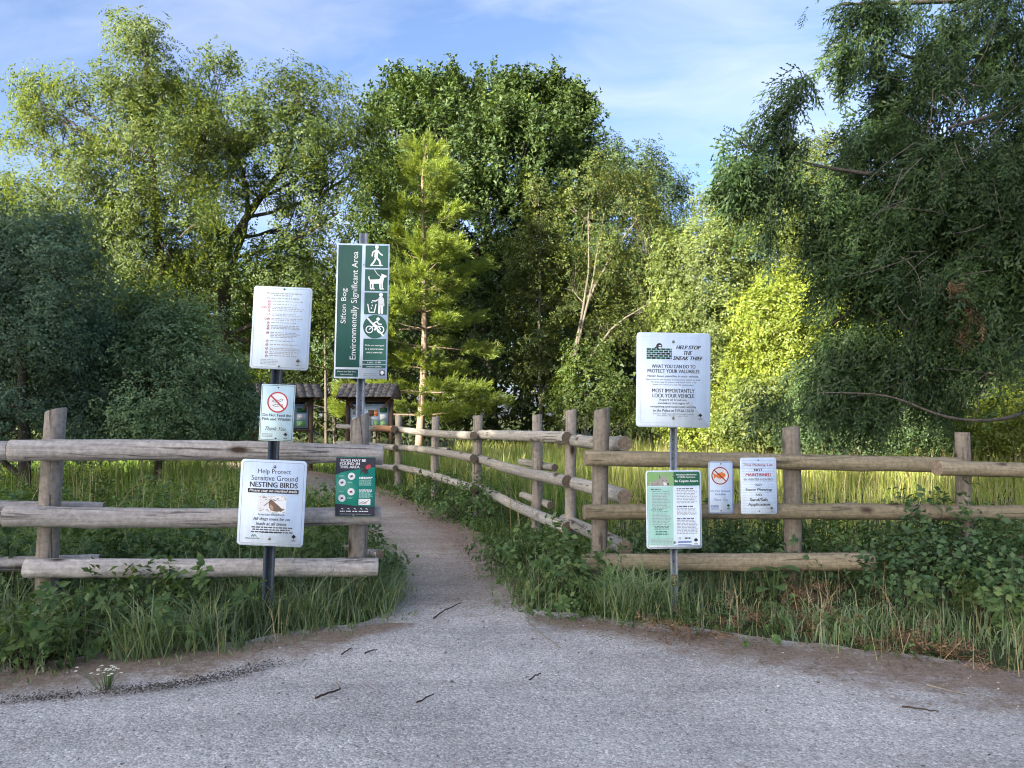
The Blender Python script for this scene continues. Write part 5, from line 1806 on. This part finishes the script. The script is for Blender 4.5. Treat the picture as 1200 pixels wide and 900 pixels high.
def build_grass():
    r = np.random.default_rng(100)
    # verge in front of and under the fences
    x, y = region_pts(60000, -5.6, 7.5, 3.8, 8.6, r, -.16)
    e = y - front_edge(x)
    clump = pnoise(np.c_[x, y, np.zeros(len(x))], 1.9)
    clump2 = pnoise(np.c_[x, y, np.ones(len(x)) * 3], 5.5)
    onleft = x < -.7
    onright = (x > .35)
    spill = in_path(x, y, .0)
    patch = pnoise(np.c_[x, y, np.full(len(x), 7.0)], 1.3)
    prob = np.where(onleft, .9, .75) * np.clip(e / np.where(onleft, .16, .45), 0.06, 1)
    prob *= np.clip(.75 + .35 * clump + .3 * clump2, .15, 1)
    prob = np.where((x > .4) & (patch < -.2), prob * .3, prob)
    prob = np.where(spill, .45 * (clump2 > .0), prob)
    k = r.uniform(0, 1, len(x)) < prob
    x, y, e, clump, clump2 = x[k], y[k], e[k], clump[k], clump2[k]
    h = (.16 + .26 * np.clip(e / .9, 0, 1)) * r.uniform(.5, 1.35, len(x)) * (1 + .3 * clump)
    h *= np.where(x > .4, np.clip(.26 + e / 3.6, .24, .50), 1.0)
    h *= np.where((x > -.9) & (x < .9), .7, 1)
    h = np.clip(h, .05, .7)
    h[in_path(x, y, .0)] *= .4
    h[between(x, y)] *= .55
    wd = r.uniform(.006, .014, len(x))
    blades('verge_grass', x, y, h, wd, M['grass'], r, .9)
    # arching tussocks
    xs, ys, hs, fl = [], [], [], []
    for (px, py) in [(170, 770), (235, 760), (300, 740), (360, 735), (400, 720), (430, 700), (120, 740), (40, 760), (210, 715), (445, 715), (640, 705), (720, 715), (740, 725), (770, 720), (330, 700), (285, 700), (60, 715)]:
        gx_, gy_ = G(px, py)
        m = 170
        xs.append(gx_ + r.normal(0, .10, m)); ys.append(gy_ + r.normal(0, .07, m)); hs.append(r.uniform(.25, .55, m)); fl.append(np.abs(r.normal(.75, .35, m)))
    x, y, h, fl = map(np.concatenate, (xs, ys, hs, fl))
    k = ~in_path(x, y, .0)
    blades('tussock_grass', x[k], y[k], h[k], r.uniform(.006, .012, k.sum()), M['grass'], r, 0, flop=fl[k])
    # dry straw among it
    x, y = region_pts(2600, -5.4, 7.2, 4.2, 8.2, r, .02)
    blades('dry_grass', x, y, r.uniform(.15, .5, len(x)), r.uniform(.003, .006, len(x)), M['straw'], r, .6)
    # field behind the fences
    x, y = region_pts(56000, -14, 16, 6.6, 26, r, .05, .75)
    k = (np.abs(x) < y * .74 + 1)
    x, y = x[k], y[k]
    h = r.uniform(.35, .85, len(x)) * (1 + .2 * pnoise(np.c_[x, y, y * 0], .8))
    h *= np.where(x > 1, np.clip(.34 + (y - 8.5) * .05, .32, .75), .85)
    nearpath = in_path(x, y, .9)
    h[nearpath] *= .6
    h[between(x, y)] *= .35
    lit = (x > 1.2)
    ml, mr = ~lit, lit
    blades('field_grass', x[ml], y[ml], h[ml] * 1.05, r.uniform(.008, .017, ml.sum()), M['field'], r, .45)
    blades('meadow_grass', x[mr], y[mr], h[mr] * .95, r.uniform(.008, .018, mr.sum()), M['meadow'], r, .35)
    # farther meadow, wider blades
    x, y = region_pts(26000, -10, 24, 15, 34, r, .2)
    k = (np.abs(x) < y * .74 + 1) & (x > -2.2)
    x, y = x[k], y[k]
    blades('far_meadow', x, y, r.uniform(.5, .85, len(x)), r.uniform(.014, .03, len(x)), M['meadow'], r, .35)
    # seed stalks
    x, y = region_pts(3200, -9, 16, 7.5, 26, r, .5)
    blades('seed_stalks', x, y, r.uniform(.7, 1.25, len(x)), r.uniform(.005, .01, len(x)), M['straw'], r, .2)


T_HERB = [tpl_shoot(26, .45, .062, .036, 1.0, r=tr, up=.1, bend=.2, zig=.06) for _ in range(6)]
T_BRAM = [tpl_shoot(28, .5, .058, .042, 1.0, r=tr, up=.0, bend=.5, zig=.16) for _ in range(6)]


def weeds(name, x, y, z, dirs, sc, tpls, mat, r):
    V = scatter(tpls, np.c_[x, y, z], dirs, sc, r)
    o = quads_mesh(name, V, mat, None, 'stuff')
    return o


def leafy(name, label, cat, px, d, n, rx, ry, h, tpls, mat, r, group=None, hi=None):
    b = gp(px, d)
    root = empty(name, b, label, cat, group)
    a = r.uniform(0, 2 * pi, n)
    q = r.uniform(0, 1, n) ** .6
    x, y = rx * q * np.cos(a), ry * q * np.sin(a)
    z = r.uniform(0, 1, n) * h * (1 - .45 * q)
    dirs = np.c_[np.cos(a) * .6 * q, np.sin(a) * .6 * q, np.full(n, .55)] + r.normal(0, .4, (n, 3))
    V = scatter(tpls, np.c_[x, y, z], dirs, r.uniform(.7, 1.15, n), r)
    quads_mesh('foliage', V, M[mat], root)
    st = MB()
    for k in range(min(n, 26)):
        V, F = tube(bez([x[k] * .4, y[k] * .4, -.02], [x[k] * .6, y[k] * .6, z[k] * .7 + .05], [x[k], y[k], z[k] + .1], 5), np.linspace(.006, .003, 5), 4)
        st.add(V, F)
    st.build('stems', M['stick'], root)
    return root


def build_plants():
    r = np.random.default_rng(110)
    # low mixed herbs behind and under the fences (nobody could count them)
    x, y = region_pts(1700, -9, 7, 6.0, 11, r, .1, .8)
    k = (np.abs(x) < y * .74 + .6) & (y > np.where(x > .6, 7.0, 6.3)) & ((x < .2) | (y < 8.3))
    k &= ~between(x, y)
    x, y = x[k], y[k]
    z = r.uniform(0, .35, len(x))
    weeds('ground_cover', x, y, z, np.c_[r.normal(0, .4, (len(x), 2)), np.full(len(x), .8)], r.uniform(.6, 1.2, len(x)), T_HERB, M['herb'], r)
    # verge weeds on the path shoulder right
    x = r.uniform(-.9, 2.2, 1500)
    y = r.uniform(5.5, 11.5, 1500)
    oo = np.argsort(pr[:, 1])
    xr = np.interp(y, pr[oo, 1], pr[oo, 0])
    k = (x > xr + .03) & (x < xr + 1.3) & ~in_path(x, y, .02)
    x, y = x[k], y[k]
    n = len(x)
    weeds('shoulder_weeds', x, y, r.uniform(-.05, .06, n), np.c_[r.normal(0, .6, (n, 2)), np.full(n, .6)], r.uniform(.22, .5, n), T_HERB, M['herb'], r)
    x, y = region_pts(1500, -5.4, 7.2, 4.0, 6.6, r, .06)
    k = r.uniform(0, 1, len(x)) < np.where(x > .4, .85, .45) * np.clip(.6 + .6 * pnoise(np.c_[x, y, np.full(len(x), 5.0)], 1.6), 0, 1)
    x, y = x[k], y[k]
    n = len(x)
    weeds('verge_weeds', x, y, r.uniform(-.06, .03, n), np.c_[r.normal(0, .7, (n, 2)), np.full(n, .5)], r.uniform(.22, .55, n), T_HERB, M['herb'], r)
    specs = [
        ('leafy_plant', 'broad-leaved plant under the lowest left rail near the left post', 105, 5.3, 26, .35, .2, .30, T_HERB, 'herb'),
        ('leafy_plant', 'nettle-like plant below the middle of the lowest left rail', 175, 5.35, 30, .4, .2, .32, T_HERB, 'herb'),
        ('leafy_plant', 'low leafy plant under the lowest left rail beside the nesting birds sign', 235, 5.5, 24, .35, .2, .28, T_HERB, 'herb'),
        ('leafy_plant', 'tall leafy plant at the left picture edge between the rails', 15, 5.75, 30, .3, .25, .60, T_BRAM, 'bramble'),
        ('leafy_plant', 'bushy green plant filling the gap behind the nesting birds sign', 375, 6.7, 60, .4, .4, .40, T_BRAM, 'herb'),
        ('leafy_plant', 'dark bush behind the left rails halfway along', 215, 6.4, 70, .6, .4, .35, T_BRAM, 'bramble'),
        ('leafy_plant', 'dark bush behind the left rails beside the left post', 110, 6.3, 50, .45, .4, .35, T_BRAM, 'bramble'),
        ('leafy_plant', 'leafy clump at the foot of the tall angled corner post', 665, 6.5, 60, .42, .3, .32, T_HERB, 'herb'),
        ('leafy_plant', 'leafy clump spilling toward the path bend beside the corner post', 630, 7.4, 60, .45, .4, .25, T_HERB, 'herb'),
        ('leafy_plant', 'ivy-like plant climbing the middle post of the path fence', 555, 11.4, 60, .55, .4, .5, T_BRAM, 'herb'),
        ('leafy_plant', 'small weed patch beside the far posts of the path fence', 505, 13.6, 50, .6, .4, .35, T_HERB, 'herb'),
        ('leafy_plant', 'dark plant behind the coyote notice', 800, 7.2, 50, .5, .3, .34, T_BRAM, 'bramble'),
        ('leafy_plant', 'dark plant behind the rails left of the middle right post', 880, 7.2, 50, .5, .3, .32, T_BRAM, 'bramble'),
        ('leafy_plant', 'leafy plant between the rails right of the middle right post', 965, 7.3, 44, .45, .3, .28, T_BRAM, 'herb'),
        ('bramble_bush', 'large dark bramble climbing over the rails by the rightmost post', 1098, 6.75, 84, .36, .24, .56, T_BRAM, 'bramble'),
        ('bramble_bush', 'dark bramble bush at the right picture edge below the rail', 1180, 6.5, 60, .42, .3, .28, T_BRAM, 'bramble'),
        ('bramble_bush', 'low bramble in front of the bottom right rail end', 1040, 6.35, 22, .3, .2, .10, T_BRAM, 'bramble'),
        ('leafy_plant', 'small leafy weed on the verge at the bottom right', 1150, 5.7, 40, .4, .25, .2, T_HERB, 'herb'),
        ('leafy_plant', 'small weed with yellowish leaves at the left gravel edge', 45, 4.75, 26, .22, .15, .16, T_HERB, 'herb'),
    ]
    for (nm, lb, px, d, n, rx, ry, h, tp__, mt) in specs:
        leafy(nm, lb, 'bramble' if nm.startswith('bramble') else 'plant', px, d, n, rx, ry, h, tp__, mt, r, 'weeds around the fences')
    # burdock: big single leaves right of the coyote post
    for lb, px, d in (('big round burdock leaves beside the foot of the middle right post', 903, 6.35), ('big dock leaves behind the corner post of the path fence', 686, 7.6)):
        b = gp(px, d)
        root = empty('burdock_plant', b, lb, 'plant')
        for q in range(7):
            a = q * .9 + r.uniform(0, .4)
            L = r.uniform(.14, .24)
            o = np.array([cos(a) * .06, sin(a) * .06, r.uniform(.10, .34)])
            d_ = np.array([cos(a), sin(a), .25])
            s_ = np.array([-sin(a), cos(a), 0])
            t = np.linspace(0, 1, 6)
            wv = L * .42 * np.sin(pi * np.clip(t * .92 + .06, 0, 1)) ** .7
            mid = o + d_ * (t * L)[:, None] - np.array([0, 0, .35]) * (t * t * L)[:, None]
            V = np.concatenate([mid - s_ * wv[:, None] + np.array([0, 0, .12]) * wv[:, None], mid, mid + s_ * wv[:, None] + np.array([0, 0, .12]) * wv[:, None]])
            i = np.arange(5)
            F = np.concatenate([np.stack([i, i + 6, i + 7, i + 1], 1), np.stack([i + 6, i + 12, i + 13, i + 7], 1)])
            mesh_np('leaf', V, F, M['herb'], root, True)
            V, F = tube([[0, 0, -.02], o * .6, o], [.006, .005, .004], 5)
            mesh_np('stalk', V, F, M['herb'], root, True)
    # small white flowers
    for lb, px, py, h, n in (('cluster of tiny white flowers at the left gravel edge', 125, 795, .10, 26), ('sprig of tiny white flowers in front of the lowest left rail end', 40, 680, .42, 18), ('white flower sprig in the grass below the left post', 60, 730, .28, 9),
                             ('single white flower head above the lowest left rail', 170, 664, .36, 6)):
        gx_, gy_ = G(px, py + h * 120)
        root = empty('white_flower', (gx_, gy_, 0), lb, 'flower', 'small white flowers on the verge')
        st = MB()
        fl = []
        for q in range(n):
            e = np.array([r.normal(0, .07), r.normal(0, .04), h * r.uniform(.75, 1.2)])
            V, F = tube([[e[0] * .2, e[1] * .2, -.02], e * .6, e], [.002, .0015, .001], 4)
            st.add(V, F)
            a = np.linspace(0, 2 * pi, 5, endpoint=False)
            d_ = np.stack([np.cos(a), np.sin(a), np.full(5, .3)], 1)
            fl.append(leaf_quads(np.repeat(e[None], 5, 0), d_, np.repeat([[0, -.6, 1.0]], 5, 0), np.full(5, .011), np.full(5, .009)))
        st.build('stems', M['herb'], root)
        quads_mesh('petals', np.concatenate(fl).reshape(-1, 3), M['petal'], root)


def build_debris():
    r = np.random.default_rng(120)
    # dried brown clippings
    for lb, px, py, n, sx in (('brown heap of dried clippings at the foot of the middle right post', 945, 712, 60, .16), ('small dried brown clippings right of the coyote post', 875, 728, 26, .14), ('dried brown clippings on bare soil beneath the sneak thief sign', 805, 748, 30, .16),
                              ('dried brown clippings in the grass right of the heap', 985, 735, 26, .14), ('brown clippings on the soil below the bramble', 1062, 760, 40, .18), ('brown clippings along the right gravel edge', 1110, 772, 26, .2), ('tan clippings in the grass below the middle right post', 950, 738, 22, .12)):
        gx_, gy_ = G(px, py)
        root = empty('dried_clippings', (gx_, gy_, 0), lb, 'clippings', 'dried clippings on the right verge')
        p = np.c_[r.normal(0, sx, n), r.normal(0, sx * .5, n), np.abs(r.normal(.03, .035, n))]
        if px == 945:
            p[:, 2] *= 2.2
        V = scatter(T_CEDAR, p, np.c_[r.normal(0, 1, (n, 2)), r.normal(.05, .2, n)], r.uniform(.2, .42, n), r)
        quads_mesh('fronds', V, M['dead'], root)
    # sticks on the gravel
    for lb, pts, th, mt in (('short dark forked stick on the gravel at left centre', [(369, 822), (385, 818), (399, 811)], .007, 'stick'), ('small dark stick on the gravel left of centre', [(488, 827), (498, 823), (508, 817)], .005, 'stick'),
                            ('thin dark twig lying at the mouth of the path', [(508, 727), (523, 718), (540, 709)], .006, 'stick'), ('long pale dry stalk at the right edge of the path mouth', [(617, 730), (633, 746), (657, 762)], .005, 'stick_pale'),
                            ('thin dark twig on the gravel at lower right', [(1057, 832), (1080, 836), (1100, 838)], .006, 'stick'), ('small twig on the gravel right of centre', [(620, 800), (628, 796), (633, 792)], .005, 'stick'),
                            ('thin dark twig on the gravel near the left verge', [(400, 770), (408, 765), (412, 762)], .005, 'stick'), ('thin twig on the gravel by the tip of the left verge', [(428, 769), (436, 766), (442, 764)], .005, 'stick'),
                            ('pale stalk lying on the soil at the lower right edge', [(1085, 805), (1105, 812), (1135, 817)], .004, 'stick_pale')):
        g = np.array([(*G(*p), .012 + th) for p in pts])
        g[1, 2] += .006
        t = np.linspace(0, 1, 9)
        gg = np.stack([np.interp(t, [0, .5, 1], g[:, q]) for q in range(3)], 1)
        gg[1:-1] += r.normal(0, .004, (7, 3)) * [1, 1, .2]
        V, F = tube(gg - gg[0], th * np.linspace(1, .6, 9), 6, True)
        o = mesh_np('stick', V, F, M[mt], None, True, None, gg[0])
        tag(o, lb, 'stick', 'fallen sticks')
        if pts[0][0] == 369:
            f_ = np.array([G(394, 806)[0], G(394, 806)[1], .03]) - gg[0]
            V, F = tube([gg[8] - gg[0], (gg[8] - gg[0] + f_) / 2, f_], [.004, .004, .003], 5, True)
            mesh_np('fork', V, F, M['stick_pale'], o, True)
    # dark mulch line along the left gravel edge, pebbles, litter
    n = 2600
    t = r.uniform(0, 1, n)
    px = np.interp(t, [0, 1], [-60, 330])
    py = np.interp(px, [-60, 0, 100, 200, 260, 330], [838, 824, 817, 806, 796, 778])
    g = np.array([G(a, b) for a, b in zip(px, py)])
    dens = pnoise(np.c_[g, np.zeros(n)], 3.0)
    k = r.uniform(-.8, .8, n) < dens - .15
    g = g[k] + r.normal(0, .035, (k.sum(), 2)) * [2.0, .9]
    m = len(g)
    V = leaf_quads(np.c_[g, r.uniform(.01, .03, m)], np.c_[r.normal(0, 1, (m, 2)), r.normal(0, .25, m)], np.array([0, 0, 1.0]) + r.normal(0, .4, (m, 3)), r.uniform(.006, .026, m), r.uniform(.004, .012, m))
    quads_mesh('dark_leaf_litter', V.reshape(-1, 3), M['litter'], None, 'stuff')
    # brown litter along path edges and the right dirt verge
    xs, ys = [], []
    for c_, s_ in ((pl, 1), (pr, -1)):
        k = r.integers(8, 70, 1700)
        off = np.abs(r.normal(0, .22, 1700))
        xs.append(c_[k, 0] + s_ * off + r.normal(0, .03, 1700)); ys.append(c_[k, 1] + r.normal(0, .08, 1700))
    k = r.integers(0, 160, 3000)
    off = np.abs(r.normal(0, .35, 3000))
    sel = edge[k, 0] > .3
    xs.append((edge[k, 0] + r.normal(0, .06, 3000))[sel]); ys.append((edge[k, 1] - off + .25)[sel])
    x, y = np.concatenate(xs), np.concatenate(ys)
    m = len(x)
    V = leaf_quads(np.c_[x, y, r.uniform(.014, .022, m)], np.c_[r.normal(0, 1, (m, 2)), r.normal(0, .12, m)], np.array([0, 0, 1.0]) + r.normal(0, .3, (m, 3)), r.uniform(.012, .04, m), r.uniform(.004, .012, m))
    ob = quads_mesh('brown_litter', V.reshape(-1, 3), leaf_mat('brown_litter', (.10, .065, .04), (.17, .115, .07), (.27, .20, .13), .05, .02), None, 'stuff')
    n = 900
    x, y = r.uniform(-5, 6, n), r.uniform(2.8, 6.4, n)
    k = in_path(x, y, -.03)
    x, y = x[k], y[k]
    m = len(x)
    V = leaf_quads(np.c_[x, y, np.full(m, .012)], np.c_[r.normal(0, 1, (m, 2)), r.normal(0, .1, m)], np.array([0, 0, 1.0]) + r.normal(0, .25, (m, 3)), r.uniform(.006, .03, m), r.uniform(.003, .010, m))
    quads_mesh('scattered_litter', V.reshape(-1, 3), M['litter'], None, 'stuff')
    # loose pebbles
    n = 3200
    x = r.uniform(-5, 5.5, n)
    y = r.uniform(2.6, 6.5, n)
    k = in_path(x, y, -.02)
    x, y = x[k], y[k]
    n = len(x)
    ico = np.array([[1, 0, 0], [-1, 0, 0], [0, 1, 0], [0, -1, 0], [0, 0, 1], [0, 0, -1]], float)
    tri = np.array([[0, 2, 4], [2, 1, 4], [1, 3, 4], [3, 0, 4], [2, 0, 5], [1, 2, 5], [3, 1, 5], [0, 3, 5]])
    s_ = r.uniform(.003, .0085, n)
    s_[: n // 30] *= 1.8
    V = ico[None] * s_[:, None, None] * r.uniform(.6, 1.3, (n, 6, 1)) * np.array([1.2, 1, .7])
    V = V + np.stack([x, y, np.full(n, .008)], 1)[:, None]
    F = (np.arange(n)[:, None, None] * 6 + tri[None]).reshape(-1, 3)
    pm, nt = new_mat('pebble')
    g_ = nt.n('ShaderNodeNewGeometry')
    principled(nt, nt.ramp(g_.outputs['Random Per Island'], [(0, (.13, .125, .12)), (.5, (.28, .27, .26)), (1, (.5, .48, .45))]), .85)
    o = mesh_np('loose_gravel', V.reshape(-1, 3), F, pm)
    o['kind'] = 'stuff'


import time
for fn in (build_fences, build_signs, build_posts, build_kiosks, build_trees, build_pine, build_cedar, build_woods, build_grass, build_plants, build_debris):
    t0 = time.time()
    fn()
    print('BUILT', fn.__name__, round(time.time() - t0, 2))

print('TRIS', sum(sum(len(p.vertices) - 2 for p in m.polygons) if len(m.polygons) < 2000 else len(m.loops) - 2 * len(m.polygons) for m in bpy.data.meshes))
